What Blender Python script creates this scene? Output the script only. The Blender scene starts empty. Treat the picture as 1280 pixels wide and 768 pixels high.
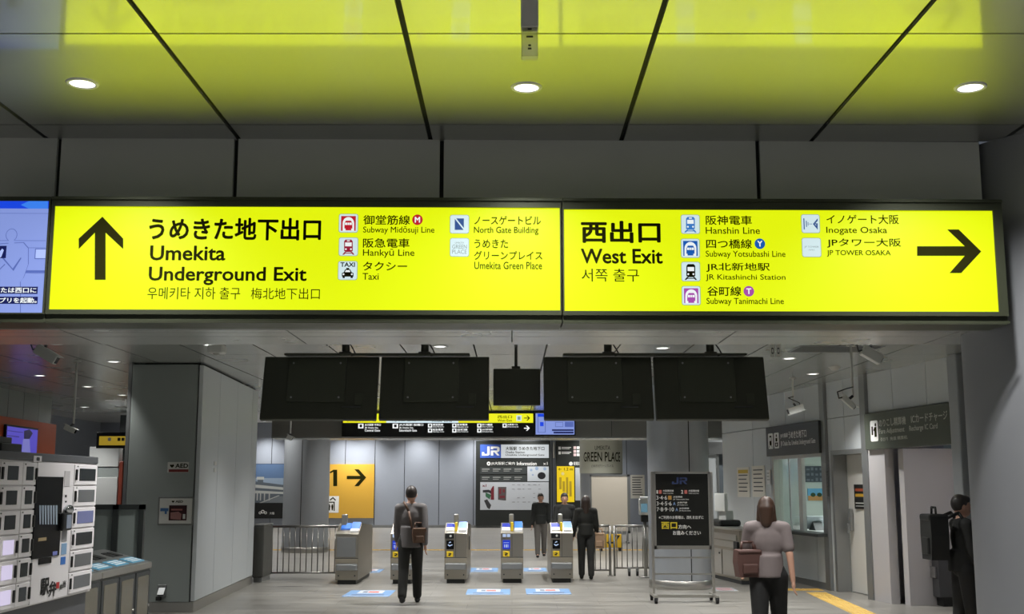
import bpy, bmesh, math, random
from mathutils import Vector, Matrix
random.seed(7)
SC = bpy.context.scene
COL = SC.collection

# ------------------------------------------------------------------ camera, world, exposure
FPX, EYE = 1450.0, 1.6
PITCH = math.atan(223 / FPX)
CP, SP = math.cos(PITCH), math.sin(PITCH)
cam = bpy.data.cameras.new('camera'); cam.sensor_width = 36; cam.lens = FPX * 36 / 1280
cam.clip_start = .05; cam.clip_end = 300
camo = bpy.data.objects.new('camera', cam); COL.objects.link(camo)
camo.location = (0, 0, EYE); camo.rotation_euler = (math.pi / 2 + PITCH, 0, 0)
SC.camera = camo
W = bpy.data.worlds.new('world'); SC.world = W; W.use_nodes = True
W.node_tree.nodes['Background'].inputs[0].default_value = (.75, .85, 1, 1)
W.node_tree.nodes['Background'].inputs[1].default_value = .10
SC.view_settings.view_transform = 'Standard'; SC.view_settings.look = 'None'
SC.view_settings.gamma = 1; SC.view_settings.exposure = 0
SC.view_settings.use_curve_mapping = False
L_REAR, L_GATE, L_FAR, L_FORE = 210, 290, 430, 350       # downlight powers (W) by zone
SIGN_L = 1.7                                            # radiance of the light added before each sign face
HC, HR = 3.86, 3.19                                    # ceiling heights: front hall, rear hall

# ------------------------------------------------------------------ geometry helpers
def ray(u, v):
    x = (u - 640) / FPX; y = (384 - v) / FPX
    return x, CP - y * SP, SP + y * CP

def at(u, v, Y=None, Z=None):
    x, y, w = ray(u, v)
    t = (Z - EYE) / w if Z is not None else Y / y
    return Vector((x * t, y * t, EYE + w * t))

class Frame:
    """a standing plane: local x to the right, y into the plane, z up"""
    def __init__(s, ox, oy, ang, base=(0, 0, 0)):
        s.ox, s.oy, s.ang = ox, oy, math.radians(ang)
        s.c, s.s = math.cos(s.ang), math.sin(s.ang)
    def px(s, u, v, off=0):
        x, y, w = ray(u, v)
        t = (off - s.s * s.ox + s.c * s.oy) / (-s.s * x + s.c * y)
        return ((x * t - s.ox) * s.c + (y * t - s.oy) * s.s, EYE + w * t)
    def world(s, x, y, z):
        return Vector((s.ox + x * s.c - y * s.s, s.oy + x * s.s + y * s.c, z))

WORLD = Frame(0, 0, 0)

def srgb(c):
    if isinstance(c, str):
        c = [int(c[i:i + 2], 16) for i in (0, 2, 4)]
    return tuple(((v / 255) / 12.92 if v / 255 <= .04045 else ((v / 255 + .055) / 1.055) ** 2.4) for v in c)

MATS = {}
def M(name, col, rough=.5, metal=0.0, emit=0.0, noise=0.0, scale=8.0, stretch=None, spec=None, alpha=None, trans=0.0, coat=0.0):
    if name in MATS: return MATS[name]
    m = bpy.data.materials.new(name); m.use_nodes = True
    nt = m.node_tree; b = nt.nodes['Principled BSDF']
    c = srgb(col)
    b.inputs['Base Color'].default_value = (*c, 1)
    b.inputs['Roughness'].default_value = rough
    b.inputs['Metallic'].default_value = metal
    if spec is not None: b.inputs['Specular IOR Level'].default_value = spec
    if trans: b.inputs['Transmission Weight'].default_value = trans
    if coat: b.inputs['Coat Weight'].default_value = coat; b.inputs['Coat Roughness'].default_value = .07; b.inputs['Coat IOR'].default_value = 1.6
    if emit:
        b.inputs['Emission Color'].default_value = (*c, 1)
        b.inputs['Emission Strength'].default_value = emit
        b.inputs['Base Color'].default_value = (*[k * .15 for k in c], 1)
    if alpha is not None: b.inputs['Alpha'].default_value = alpha
    tc = nt.nodes.new('ShaderNodeTexCoord'); mp = nt.nodes.new('ShaderNodeMapping')
    nz = nt.nodes.new('ShaderNodeTexNoise'); nz.inputs['Scale'].default_value = scale
    nt.links.new(tc.outputs['Object'], mp.inputs['Vector'])
    if stretch: mp.inputs['Scale'].default_value = stretch
    nt.links.new(mp.outputs['Vector'], nz.inputs['Vector'])
    if noise and not emit:
        mx = nt.nodes.new('ShaderNodeMix'); mx.data_type = 'RGBA'
        mx.inputs[6].default_value = (*[k * (1 - noise) for k in c], 1)
        mx.inputs[7].default_value = (*[min(1, k * (1 + noise)) for k in c], 1)
        nt.links.new(nz.outputs['Fac'], mx.inputs[0]); nt.links.new(mx.outputs[2], b.inputs['Base Color'])
    if not emit:
        mr = nt.nodes.new('ShaderNodeMapRange')
        mr.inputs['To Min'].default_value = max(0, rough - .04); mr.inputs['To Max'].default_value = min(1, rough + .04)
        nt.links.new(nz.outputs['Fac'], mr.inputs['Value']); nt.links.new(mr.outputs['Result'], b.inputs['Roughness'])
    MATS[name] = m
    return m

_TXT = {}
def glyphs(s, bold):
    k = (s, bold)
    if k not in _TXT:
        c = bpy.data.curves.new('t', 'FONT'); c.body = s; c.resolution_u = 3
        c.fill_mode = 'FRONT'
        o = bpy.data.objects.new('t', c); COL.objects.link(o)
        dg = bpy.context.evaluated_depsgraph_get()
        me = bpy.data.meshes.new_from_object(o.evaluated_get(dg))
        vs = [(v.co.x, v.co.y) for v in me.vertices]; fs = [tuple(p.vertices) for p in me.polygons]
        bpy.data.objects.remove(o); bpy.data.curves.remove(c); bpy.data.meshes.remove(me)
        vs = [(x, y, 0) for x, y in vs]
        if bold > .004:                                    # heavier strokes: the outline printed again, a hair aside
            b0, f0, k0 = vs, fs, 0; vs, fs = [], []
            for dx, dy in ((0, 0), (1, 0), (-1, 0), (0, 1), (0, -1), (.7, .7), (-.7, .7), (.7, -.7), (-.7, -.7)):
                fs += [tuple(i + len(vs) for i in f) for f in f0]
                vs += [(x + dx * bold, y + dy * bold, k0) for x, y, _ in b0]; k0 += 1
        x0 = min(v[0] for v in vs); x1 = max(v[0] for v in vs); y0 = min(v[1] for v in vs); y1 = max(v[1] for v in vs)
        _TXT[k] = ([((x - x0) / (x1 - x0), (y - y0) / max(1e-6, y1 - y0), k) for x, y, k in vs], fs)
    return _TXT[k]

class MB:
    def __init__(s): s.v = []; s.f = []; s.m = []; s.sm = []
    def add(s, vs, fs, m=0, smooth=False):
        n = len(s.v); s.v += [tuple(p) for p in vs]
        for f in fs: s.f.append(tuple(i + n for i in f)); s.m.append(m); s.sm.append(smooth)
        return s
    def bm(s, bm, m=0, smooth=False):
        bm.verts.index_update()
        s.add([v.co[:] for v in bm.verts], [[v.index for v in f.verts] for f in bm.faces], m, smooth); bm.free(); return s
    def box(s, x0, y0, z0, x1, y1, z1, bev=0, m=0, seg=2):
        x0, x1 = sorted((x0, x1)); y0, y1 = sorted((y0, y1)); z0, z1 = sorted((z0, z1))
        if not bev:
            return s.add([(x0, y0, z0), (x1, y0, z0), (x1, y1, z0), (x0, y1, z0), (x0, y0, z1), (x1, y0, z1), (x1, y1, z1), (x0, y1, z1)],
                         [(3, 2, 1, 0), (4, 5, 6, 7), (0, 1, 5, 4), (1, 2, 6, 5), (2, 3, 7, 6), (3, 0, 4, 7)], m)
        b = bmesh.new(); bmesh.ops.create_cube(b, size=1)
        for v in b.verts:
            v.co = ((v.co.x + .5) * (x1 - x0) + x0, (v.co.y + .5) * (y1 - y0) + y0, (v.co.z + .5) * (z1 - z0) + z0)
        bmesh.ops.bevel(b, geom=b.edges[:], offset=min(bev, .45 * min(x1 - x0, y1 - y0, z1 - z0)), segments=seg, profile=.5, affect='EDGES')
        return s.bm(b, m)
    def cyl(s, p, q, r, r2=None, n=20, m=0, caps=True):
        p, q = Vector(p), Vector(q); r2 = r if r2 is None else r2
        d = (q - p).normalized(); a = d.orthogonal().normalized(); b = d.cross(a)
        vs = []; 
        for c, rr in ((p, r), (q, r2)):
            for i in range(n):
                t = 2 * math.pi * i / n; vs.append(c + (a * math.cos(t) + b * math.sin(t)) * rr)
        s.add(vs, [(i, (i + 1) % n, n + (i + 1) % n, n + i) for i in range(n)], m, True)
        if caps:
            s.add(vs[:n], [tuple(range(n - 1, -1, -1))], m); s.add(vs[n:], [tuple(range(n))], m)
        return s
    def tube(s, pts, r, n=10, m=0):
        for a, b in zip(pts, pts[1:]): s.cyl(a, b, r, n=n, m=m)
        for a in pts[1:-1]: s.ball(a, (r, r, r), n=n, m=m)
        return s
    def ball(s, c, r, n=16, m=0, rot=None):
        b = bmesh.new(); bmesh.ops.create_uvsphere(b, u_segments=n, v_segments=max(6, n // 2), radius=1)
        for v in b.verts:
            w = Vector((v.co.x * r[0], v.co.y * r[1], v.co.z * r[2]))
            if rot: w = rot @ w
            v.co = w + Vector(c)
        return s.bm(b, m, True)
    def lathe(s, prof, c=(0, 0, 0), n=48, m=0, a0=0, a1=2 * math.pi):
        full = abs(a1 - a0 - 2 * math.pi) < 1e-6; k = n if full else n + 1
        vs = [(c[0] + r * math.cos(a0 + (a1 - a0) * i / n), c[1] + r * math.sin(a0 + (a1 - a0) * i / n), c[2] + z) for r, z in prof for i in range(k)]
        fs = []
        for j in range(len(prof) - 1):
            for i in range(n):
                i2 = (i + 1) % k
                fs.append((j * k + i, j * k + i2, (j + 1) * k + i2, (j + 1) * k + i))
        return s.add(vs, fs, m, True)
    def prism(s, pts, y0, y1, m=0):
        """outline in x,z (counter-clockwise seen from -y) pushed from y0 to y1"""
        n = len(pts); vs = [(x, y0, z) for x, z in pts] + [(x, y1, z) for x, z in pts]
        s.add(vs, [tuple(range(n)), tuple(range(2 * n - 1, n - 1, -1))] + [(i, n + i, n + (i + 1) % n, (i + 1) % n) for i in range(n)], m)
        return s
    def prismx(s, pts, x0, x1, m=0):
        n = len(pts); vs = [(x0, y, z) for y, z in pts] + [(x1, y, z) for y, z in pts]
        return s.add(vs, [tuple(range(n)), tuple(range(2 * n - 1, n - 1, -1))] + [(i, n + i, n + (i + 1) % n, (i + 1) % n) for i in range(n)], m)
    def text(s, t, x0, z0, x1, z1, y, bold=.012, m=0, curve=None):
        vs, fs = glyphs(t, bold)
        P = [(x0 + a * (x1 - x0), y - k_ * .00015, z0 + b * (z1 - z0)) for a, b, k_ in vs]
        if curve: P = [curve(*p) for p in P]
        return s.add(P, fs, m)
    def flat(s, pts, y, m=0): return s.add([(x, y, z) for x, z in pts], [tuple(range(len(pts)))], m)
    def disc(s, x, z, r, y, m=0, n=24, rz=None): return s.flat([(x + r * math.cos(2 * math.pi * i / n), z + (rz or r) * math.sin(2 * math.pi * i / n)) for i in range(n)], y, m)

def link(name, mb, mats, parent=None, shift=(0, 0, 0)):
    me = bpy.data.meshes.new(name)
    sx, sy, sz = shift
    me.from_pydata([(x - sx, y - sy, z - sz) for x, y, z in mb.v], [], mb.f)
    if not isinstance(mats, (list, tuple)): mats = [mats]
    for m in mats: me.materials.append(m)
    me.polygons.foreach_set('material_index', mb.m); me.polygons.foreach_set('use_smooth', mb.sm)
    b = bmesh.new(); b.from_mesh(me); bmesh.ops.remove_doubles(b, verts=b.verts, dist=1e-5)
    b.to_mesh(me); b.free(); me.update()
    o = bpy.data.objects.new(name, me); COL.objects.link(o)
    if parent: o.parent = parent
    return o

def tag(o, label, cat, group=None):
    o['label'] = label; o['category'] = cat
    if group: o['group'] = group
    return o

class Thing:
    """an Empty at the thing's base; parts are given in the coordinates of its frame"""
    def __init__(s, name, label, cat, frame=WORLD, base=(0, 0, 0), group=None):
        s.f, s.b = frame, base
        s.o = bpy.data.objects.new(name, None); s.o.empty_display_size = .1; COL.objects.link(s.o)
        s.o.location = frame.world(*base); s.o.rotation_euler.z = frame.ang
        tag(s.o, label, cat, group)
    def part(s, name, mb, mats, parent=None): return link(name, mb, mats, parent or s.o, s.b)

def solo(name, label, cat, mb, mats, frame=WORLD, base=(0, 0, 0), group=None):
    o = link(name, mb, mats, None, base); o.location = frame.world(*base); o.rotation_euler.z = frame.ang
    return tag(o, label, cat, group)

def struct(name, mb, mats, frame=WORLD, parent=None):
    o = link(name, mb, mats, parent)
    if not parent:
        o.location = frame.world(0, 0, 0); o.rotation_euler.z = frame.ang; o['kind'] = 'structure'
    return o

def dup(root, loc=None, rotz=None, label=None, group=None):
    r = root.copy(); COL.objects.link(r)
    if loc is not None: r.location = loc
    if rotz is not None: r.rotation_euler.z = rotz
    if label: r['label'] = label
    if group: r['group'] = group
    for ch in list(root.children):
        c = ch.copy(); COL.objects.link(c); c.parent = r
        for g in ch.children:
            d = g.copy(); COL.objects.link(d); d.parent = c
    return r

class Sheet(MB):
    """print on a plane of a frame, given where the photo shows it; lies `off` in front of local y"""
    def __init__(s, frame, off): super().__init__(); s.fr = frame; s.off = off
    def P(s, u, v): return s.fr.px(u, v, s.off)
    def t(s, txt, u0, v0, u1, v1, bold=.012, m=0, lift=0):
        a = s.P(u0, v0); b = s.P(u1, v1)
        return s.text(txt, a[0], b[1], b[0], a[1], s.off - lift, bold, m)
    def r(s, u0, v0, u1, v1, m=0, lift=0):
        a = s.P(u0, v0); b = s.P(u1, v1)
        return s.flat([(a[0], b[1]), (b[0], b[1]), (b[0], a[1]), (a[0], a[1])], s.off - lift, m)
    def p(s, pts, m=0, lift=0): return s.flat([s.P(*q) for q in pts], s.off - lift, m)
    def d(s, u, v, r, m=0, lift=0, rv=None):
        a = s.P(u, v); q = s.P(u + r, v); w = s.P(u, v - (rv or r))
        return s.disc(a[0], a[1], abs(q[0] - a[0]), s.off - lift, m, rz=abs(w[1] - a[1]))

def rrect(x0, z0, x1, z1, r, n=4):
    out = []
    for cx, cz, a in ((x1 - r, z0 + r, -90), (x1 - r, z1 - r, 0), (x0 + r, z1 - r, 90), (x0 + r, z0 + r, 180)):
        for i in range(n + 1):
            t = math.radians(a + 90 * i / n); out.append((cx + r * math.cos(t), cz + r * math.sin(t)))
    return out

# ------------------------------------------------------------------ materials
panel = M('panel_grey', (196, 201, 203), .45, .15, noise=.03, scale=3)
panel_d = M('panel_dark', (150, 157, 154), .5, .2, noise=.04, scale=3)
gapm = M('joint_dark', (22, 24, 22), .8)
ceil_m = M('ceiling_metal', (188, 189, 188), .5, .97, noise=.02, scale=2, coat=.7)
ceil_r = M('ceiling_metal_rear', (200, 203, 199), .26, .7, noise=.02, scale=2)
steel = M('stainless_steel', (190, 188, 182), .32, .9, noise=.05, scale=6, stretch=(1, 1, 12))
steel_d = M('dark_steel', (150, 152, 152), .38, .7, noise=.05, scale=6)
colm = M('column_grey', (160, 164, 168), .42, .4, noise=.03, scale=4)
black = M('black_plastic', (22, 23, 22), .45)
blackg = M('black_gloss', (14, 15, 16), .2, spec=.15)
dkgrey = M('dark_grey', (62, 65, 66), .45, .2)
frame_m = M('sign_frame', (74, 78, 62), .4, .5)
white = M('white_paint', (225, 226, 226), .4)
paper = M('paper', (222, 218, 208), .7)
ink = M('ink_dark', (34, 34, 8), .9, spec=.05)
inkw = M('ink_white', (235, 235, 232), .6)
rubber = M('rubber', (30, 30, 30), .8)
yel_e = M('lit_yellow', (224, 240, 8), .35, emit=1.02)
lampm = M('lamp_lens', (250, 250, 245), .4, emit=4.0)
clear = M('clear_plastic', (215, 215, 205), .35, trans=.4, alpha=.55, spec=.2)
glass = M('glass', (210, 225, 222), .05, trans=1.0, alpha=.35)

# floor: large stone tiles with drawn-out veins
fm = bpy.data.materials.new('stone_floor'); fm.use_nodes = True
nt = fm.node_tree; bs = nt.nodes['Principled BSDF']
tc = nt.nodes.new('ShaderNodeTexCoord')
br = nt.nodes.new('ShaderNodeTexBrick'); br.offset = .5; br.inputs['Scale'].default_value = 1
br.inputs['Brick Width'].default_value = 1.2; br.inputs['Row Height'].default_value = .6
br.inputs['Mortar Size'].default_value = .004; br.inputs['Bias'].default_value = 0
br.inputs['Color1'].default_value = (*srgb((132, 129, 123)), 1); br.inputs['Color2'].default_value = (*srgb((143, 140, 134)), 1)
br.inputs['Mortar'].default_value = (*srgb((98, 95, 91)), 1)
mp = nt.nodes.new('ShaderNodeMapping'); mp.inputs['Scale'].default_value = (.6, 4, 1)
nz = nt.nodes.new('ShaderNodeTexNoise'); nz.inputs['Scale'].default_value = 1.6; nz.inputs['Detail'].default_value = 8
mx = nt.nodes.new('ShaderNodeMix'); mx.data_type = 'RGBA'; mx.blend_type = 'MULTIPLY'; mx.inputs[0].default_value = 1
rp = nt.nodes.new('ShaderNodeMapRange'); rp.inputs['From Min'].default_value = .3; rp.inputs['From Max'].default_value = .7
rp.inputs['To Min'].default_value = .55; rp.inputs['To Max'].default_value = 1.2
mr = nt.nodes.new('ShaderNodeMapRange'); mr.inputs['To Min'].default_value = .22; mr.inputs['To Max'].default_value = .42
nt.links.new(tc.outputs['Object'], br.inputs['Vector']); nt.links.new(tc.outputs['Object'], mp.inputs['Vector'])
nt.links.new(mp.outputs['Vector'], nz.inputs['Vector']); nt.links.new(nz.outputs['Fac'], rp.inputs['Value'])
nt.links.new(nz.outputs['Fac'], mr.inputs['Value']); nt.links.new(mr.outputs['Result'], bs.inputs['Roughness'])
nt.links.new(br.outputs['Color'], mx.inputs[6]); nt.links.new(rp.outputs['Result'], mx.inputs[7])
nt.links.new(mx.outputs[2], bs.inputs['Base Color'])

# ------------------------------------------------------------------ large structure
struct('floor', MB().box(-16, -8, -.12, 16, 46, 0), fm)

def tiles(mb, xs, ys, z, gx, gy, th=.03):
    for a, b in zip(xs, xs[1:]):
        for c, d in zip(ys, ys[1:]):
            mb.box(a + gx / 2, c + gy / 2, z, b - gx / 2, d - gy / 2, z + th, m=0)
    return mb.box(xs[0], ys[0], z + th * .7, xs[-1], ys[-1], z + .16, m=1)

c = tiles(MB(), [-3.065 + 1.263 * k for k in range(-4, 8)], [7.46, 7.09, 5.59, 4.09, 2.59, 1.09, -.41, -1.91, -3.41, -4.91][::-1], HC, .03, .014)
struct('ceiling_front', c, [ceil_m, gapm])
c = tiles(MB(), [-5.48 + .84 * k for k in range(-5, 15)], [8.44 + 1.15 * k for k in range(0, 16)], HR, .018, .008)
struct('ceiling_rear', c, [ceil_r, gapm])
c = tiles(MB(), [-16 + 2 * k for k in range(0, 17)], [26.2 + 2 * k for k in range(0, 11)], 4.0, .02, .01)
struct('ceiling_concourse', c, [white, gapm])

FA = Frame(0, 7.42, .83)                       # the fascia over the opening
FS = Frame(0, 7.12, .83)                       # faces of the overhead signs
xs = [-6.5] + [FA.px(u, 215)[0] for u in (72, 294, 552, 948)] + [3.12]
mb = MB()
for a, b in zip(xs, xs[1:]): mb.box(a + .014, 0, 2.64, b - .014, .05, HC, m=0)
mb.box(-6.5, .03, 2.64, 3.12, .25, HC + .1, m=1)
mb.box(-6.5, -.06, 2.60, 3.12, .1, 2.635, m=2)
struct('wall_fascia', mb, [M('fascia_grey', (208, 210, 206), .5, noise=.02, scale=3), gapm, steel_d], FA)
ys = [7.5] + [at(640, v, Z=2.62).y for v in (416, 421, 431)]
mb = MB()
for a, b in zip(ys, ys[1:]):
    for k in range(-6, 5): mb.box(k * 1.5 + .006, a + .006, 2.62, k * 1.5 + 1.494, b - .006, 2.65, m=0)
mb.box(-9, 7.72, 2.64, 7.5, ys[-1] - .002, HR + .1, m=1)
struct('ceiling_soffit', mb, [ceil_r, panel_d])

# the big rounded column at the right and its jamb
mb = MB().lathe([(.66, 0), (.66, HC)], (3.74, 7.78, 0), n=96)
t = Thing('round_column', 'wide smooth grey column at the right edge of the photo, meeting the yellow-lit ceiling', 'column', WORLD, (3.74, 7.78, 0), 'round columns of the hall')
t.part('shaft', mb, M('column_smooth', (146, 148, 153), .45, .3, noise=.02, scale=4))
t.part('base_ring', MB().lathe([(.665, 0), (.67, .02), (.67, .1), (.663, .11)], (3.74, 7.78, 0), n=96), steel)

# block at the left with the defibrillator
PF = Frame(0, 15.18, 0); PR = Frame(-4.05, 15.18, 92.9)
mb = MB()
mb.add([(-5.02, 15.23, 0), (-4.1, 15.23, 0), (-4.33, 19.55, 0), (-5.02, 19.55, 0), (-5.02, 15.23, HR), (-4.1, 15.23, HR), (-4.33, 19.55, HR), (-5.02, 19.55, HR)],
       [(3, 2, 1, 0), (4, 5, 6, 7), (0, 1, 5, 4), (1, 2, 6, 5), (2, 3, 7, 6), (3, 0, 4, 7)], 1)
mb.box(-4.98, 15.18, .13, -4.12, 15.24, HR - .02, m=0); mb.box(-5.03, 15.175, 0, -4.985, 15.25, HR, m=2)
mb.box(-5.02, 15.19, 0, -4.06, 15.24, .125, m=3)
struct('wall_block', mb, [panel_d, gapm, steel_d, steel])
sx = [0.0] + [PR.px(u, 650)[0] for u in (269.4, 292, 311)] + [4.36]
mb = MB()
for a, b in zip(sx, sx[1:]): mb.box(a + .006, 0, .14, b - .006, .05, HR - .03, m=0)
mb.box(0, .01, 0, 4.36, .06, .13, m=1)
struct('wall_block_side', mb, [panel, steel], PR)

# left side of the rear hall
LW = Frame(-8.40, 19.0, 93.4)
mb = MB()
sx = [-9] + [LW.px(u, 520)[0] for u in (9, 29, 48)] + [2.6]
for a, b in zip(sx, sx[1:]): mb.box(a + .008, 0, 0, b - .008, .06, HR, m=0)
mb.box(-9, .03, 0, 2.6, .2, HR, m=1)
struct('wall_left', mb, [panel_d, gapm], LW)
BL = Frame(0, 23.78, 0)
def bx(F, u, v=560, off=0): return F.px(u, v, off)[0]
def bz(F, v, u=640, off=0): return F.px(u, v, off)[1]
x0, x1, x2 = bx(BL, 55), bx(BL, 121), bx(BL, 190)
mb = MB()
zb = bz(BL, 544)
for a, b in ((x0, bx(BL, 109)), (bx(BL, 109), x2)): mb.box(a + .008, -.05, zb, b - .008, .1, HR, m=0)
for a, b in ((x0, bx(BL, 81)), (bx(BL, 81), x1)): mb.box(a + .008, 0, 0, b - .008, .1, zb - .02, m=1)
mb.box(x0, .05, 0, x1, .25, HR, m=2); mb.box(x1 - .03, -.03, 0, x1 + .05, .25, zb, m=3)
mb.box(x1, .05, zb - .02, x2, .25, HR, m=2)
struct('wall_left_rear', mb, [M('band_black', (34, 35, 32), .5), panel_d, gapm, steel_d])
struct('wall_shop', MB().box(x1 - .5, 26.6, 0, x2 + 1, 26.75, HR), M('shop_wall', (60, 62, 60), .7))

# bulkhead over the gates, carrying the rear signs
BN = Frame(0, 25.2, 0)
mb = MB(); zb2 = bz(BN, 546.5)
sx = [-5.2, bx(BN, 364), bx(BN, 470), bx(BN, 560), bx(BN, 667), bx(BN, 765), bx(BN, 812), bx(BN, 880), 5.2, 6.3]
for a, b in zip(sx, sx[1:]): mb.box(a + .006, 0, zb2, b - .006, .06, 4.0, m=0)
mb.box(-5.2, .02, zb2 + .01, 6.3, 1.0, 4.02, m=1); mb.box(-5.2, .0, zb2 - .03, 6.3, 1.0, zb2 + .005, m=2)
struct('wall_bulkhead', mb, [M('bulkhead', (110, 110, 105), .45, .3), gapm, ceil_r], BN)

# far wall of the concourse
WB = Frame(0, 45, 0)
mb = MB(); farw = M('far_panel', (156, 162, 173), .5, .15, noise=.02)
sx = [-16] + [bx(WB, u) for u in (340, 380, 432, 469, 506, 549, 592, 640, 690, 735, 783, 812)] + [16]
for a, b in zip(sx, sx[1:]): mb.box(a + .012, 0, .1, b - .012, .1, 4.0, m=0)
mb.box(-16, .04, 0, 16, .2, 4.0, m=1); mb.box(-16, -.01, 0, 16, .05, .1, m=2)
struct('wall_far', mb, [farw, gapm, steel_d], WB)
for sx_ in (-16, 15.9): struct('wall_far_side', MB().box(sx_, 24, 0, sx_ + .1, 45.2, 4.0), farw)

# side wall beyond the ticket office
SW = Frame(0, 29, 0)
mb = MB(); xa, xb = bx(SW, 872), bx(SW, 960)
zt, zl = bz(SW, 568), bz(SW, 553)
mb.box(xa, 0, zt, xb, .2, 4.0, m=0); mb.box(xa, -.06, zt, xb, .0, zl, m=1)
mb.box(xa, 0, 0, bx(SW, 896), .2, zt, m=0); mb.box(bx(SW, 911), 0, 0, xb, .2, zt, m=0)
mb.box(bx(SW, 896) - .02, -.02, 0, bx(SW, 896) + .04, .2, zt, m=1)
struct('wall_gate_side', mb, [panel, steel_d], SW)
struct('door_1', MB().box(bx(SW, 896), .1, 0, bx(SW, 911), .16, zt, m=0), M('door_side', (98, 106, 112), .5), SW)

# right wall with ticket window, door and fare alcove
RW = Frame(5.48, 14.24, -82.24)
TK = (-6.39, -4.12, .86, 2.07); DR = (-3.9, -2.66); NI = (-2.48, -.08); ZT = 2.1
mb = MB()
def wpanels(a, b, z0, z1, cuts):
    e = [a] + [c_ for c_ in cuts if a < c_ < b] + [b]
    for p, q in zip(e, e[1:]): mb.box(p + .006, 0, z0, q - .006, .06, z1, m=0)
cuts = [RW.px(u, 530)[0] for u in (940, 962, 982, 1005.6, 1028, 1034, 1055, 1078, 1086, 1117, 1160)]
wpanels(-9.3, .0, 2.63, HR, cuts)
wpanels(-9.3, TK[0] - .05, 0, 2.62, cuts); wpanels(TK[1] + .02, DR[0], 0, 2.62, cuts); wpanels(DR[0], DR[1], ZT + .03, 2.62, cuts)
wpanels(DR[1], NI[0], 0, 2.62, cuts); wpanels(TK[0] - .05, TK[1] + .02, 0, TK[2] - .05, [RW.px(1022, 700)[0]])
wpanels(NI[0], 0, ZT + .03, 2.62, [])
wpanels(TK[0] - .05, TK[1] + .02, TK[3] + .03, 2.62, [])
mb.box(-9.3, .05, 2.12, 0, .18, HR, m=1)
for u in (1031, 1082.5):
    x = RW.px(u, 530)[0]; mb.box(x - .09, -.05, 0, x + .09, .05, HR, m=2)
struct('wall_right', mb, [panel, gapm, steel_d], RW)
mb = MB().box(-9.3, -.02, 0, TK[1] + .1, .02, .1).box(DR[1] + .16, -.02, 0, NI[0], .02, .1)
struct('baseboard_right', mb, steel_d, RW)
# jamb at the near end
struct('trim_1', MB().box(-.07, -.1, 0, .16, .3, HR, bev=.02), colm, RW)
struct('trim_2', MB().box(.2, -.0, 0, 2.0, .3, HR), colm, RW)
# ticket office behind the window
offw = M('office_wall', (214, 224, 218), .7)
mb = MB()
ox0, ox1 = -8.6, -3.9
mb.box(ox0, 3.0, 0, ox1, 3.1, 2.6); mb.box(ox0, .2, 0, ox0 + .1, 3.0, 2.6); mb.box(ox1, .2, 0, ox1 + .1, 3.0, 2.6)
mb.box(ox0, .2, 2.5, ox1, 3.1, 2.6)
struct('wall_office', mb, offw, RW)
mb = MB()
mb.box(TK[0] - .05, -.03, TK[2], TK[0] + .03, .12, TK[3] + .03).box(TK[1] - .06, -.03, TK[2], TK[1] + .02, .12, TK[3] + .03)
mb.box(TK[0] - .05, -.03, TK[3] - .02, TK[1] + .02, .12, TK[3] + .05)
w1 = struct('window_1', mb, steel, RW)
xm = RW.px(997, 620)[0]; xm2 = RW.px(1001, 620)[0]
struct('mullion', MB().box(xm, .02, TK[2], xm2 + .02, .08, TK[3]).box(xm - .5, .05, TK[2], xm - .46, .08, TK[3]), white, RW, parent=w1)
struct('pane', MB().box(TK[0], .05, TK[2], xm, .06, TK[3]), glass, RW, parent=w1)
struct('sill', MB().box(TK[0] - .1, -.22, TK[2] - .05, TK[1] + .05, .12, TK[2], bev=.01), dkgrey, RW, parent=w1)
# door recess
mb = MB()
mb.box(DR[0], -.02, 0, DR[0] + .08, .26, ZT + .02).box(DR[1] - .05, -.02, 0, DR[1], .26, ZT + .02).box(DR[0], -.02, ZT - .04, DR[1], .26, ZT + .03)
struct('trim_3', mb, steel_d, RW)
doorm = M('door_paint', (206, 204, 198), .5)
d2 = struct('door_2', MB().box(DR[0] + .08, .2, .01, DR[0] + .5, .25, ZT - .04).box(DR[0] + .51, .19, .01, DR[1] - .05, .25, ZT - .04), doorm, RW)
hx, hz = RW.px(1065, 650, .18)
struct('door_handle', MB().box(hx - .035, .13, hz - .17, hx + .035, .19, hz + .17, bev=.015).box(hx - .02, .1, hz - .2, hx + .02, .14, hz - .06, bev=.01), steel_d, RW, parent=d2)
# alcove
alc = M('alcove_panel', (200, 196, 200), .5)
AY = 1.0
struct('wall_alcove_back', MB().box(NI[0] + .55, AY, 0, NI[1] + .6, AY + .1, 2.6), alc, RW)
struct('wall_alcove_right', MB().box(NI[1] + .02, .1, 0, NI[1] + .12, AY, 2.25), alc, RW)
struct('wall_alcove_left', MB().box(NI[0] - .1, .06, 0, NI[0] - .02, AY + .1, 2.25), alc, RW)
struct('ceiling_alcove', MB().box(NI[0] - .1, .06, 2.25, NI[1] + .12, AY - .002, 2.35), alc, RW)
j0, j1 = RW.px(1093, 650)[0], RW.px(1112, 650)[0]
struct('trim_4', MB().box(j0 - .05, -.03, 0, j1, .10, ZT).box(j1 + .1, .12, 0, NI[0] + .7, AY, ZT), M('jamb_light', (186, 183, 184), .45, .2), RW)
struct('trim_5', MB().box(NI[0] - .05, -.04, ZT, 0, .06, ZT + .04), steel, RW)
struct('baseboard_alcove', MB().box(NI[0] + .7, AY - .03, 0, NI[1] + .02, AY, .12), black, RW)

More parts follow.
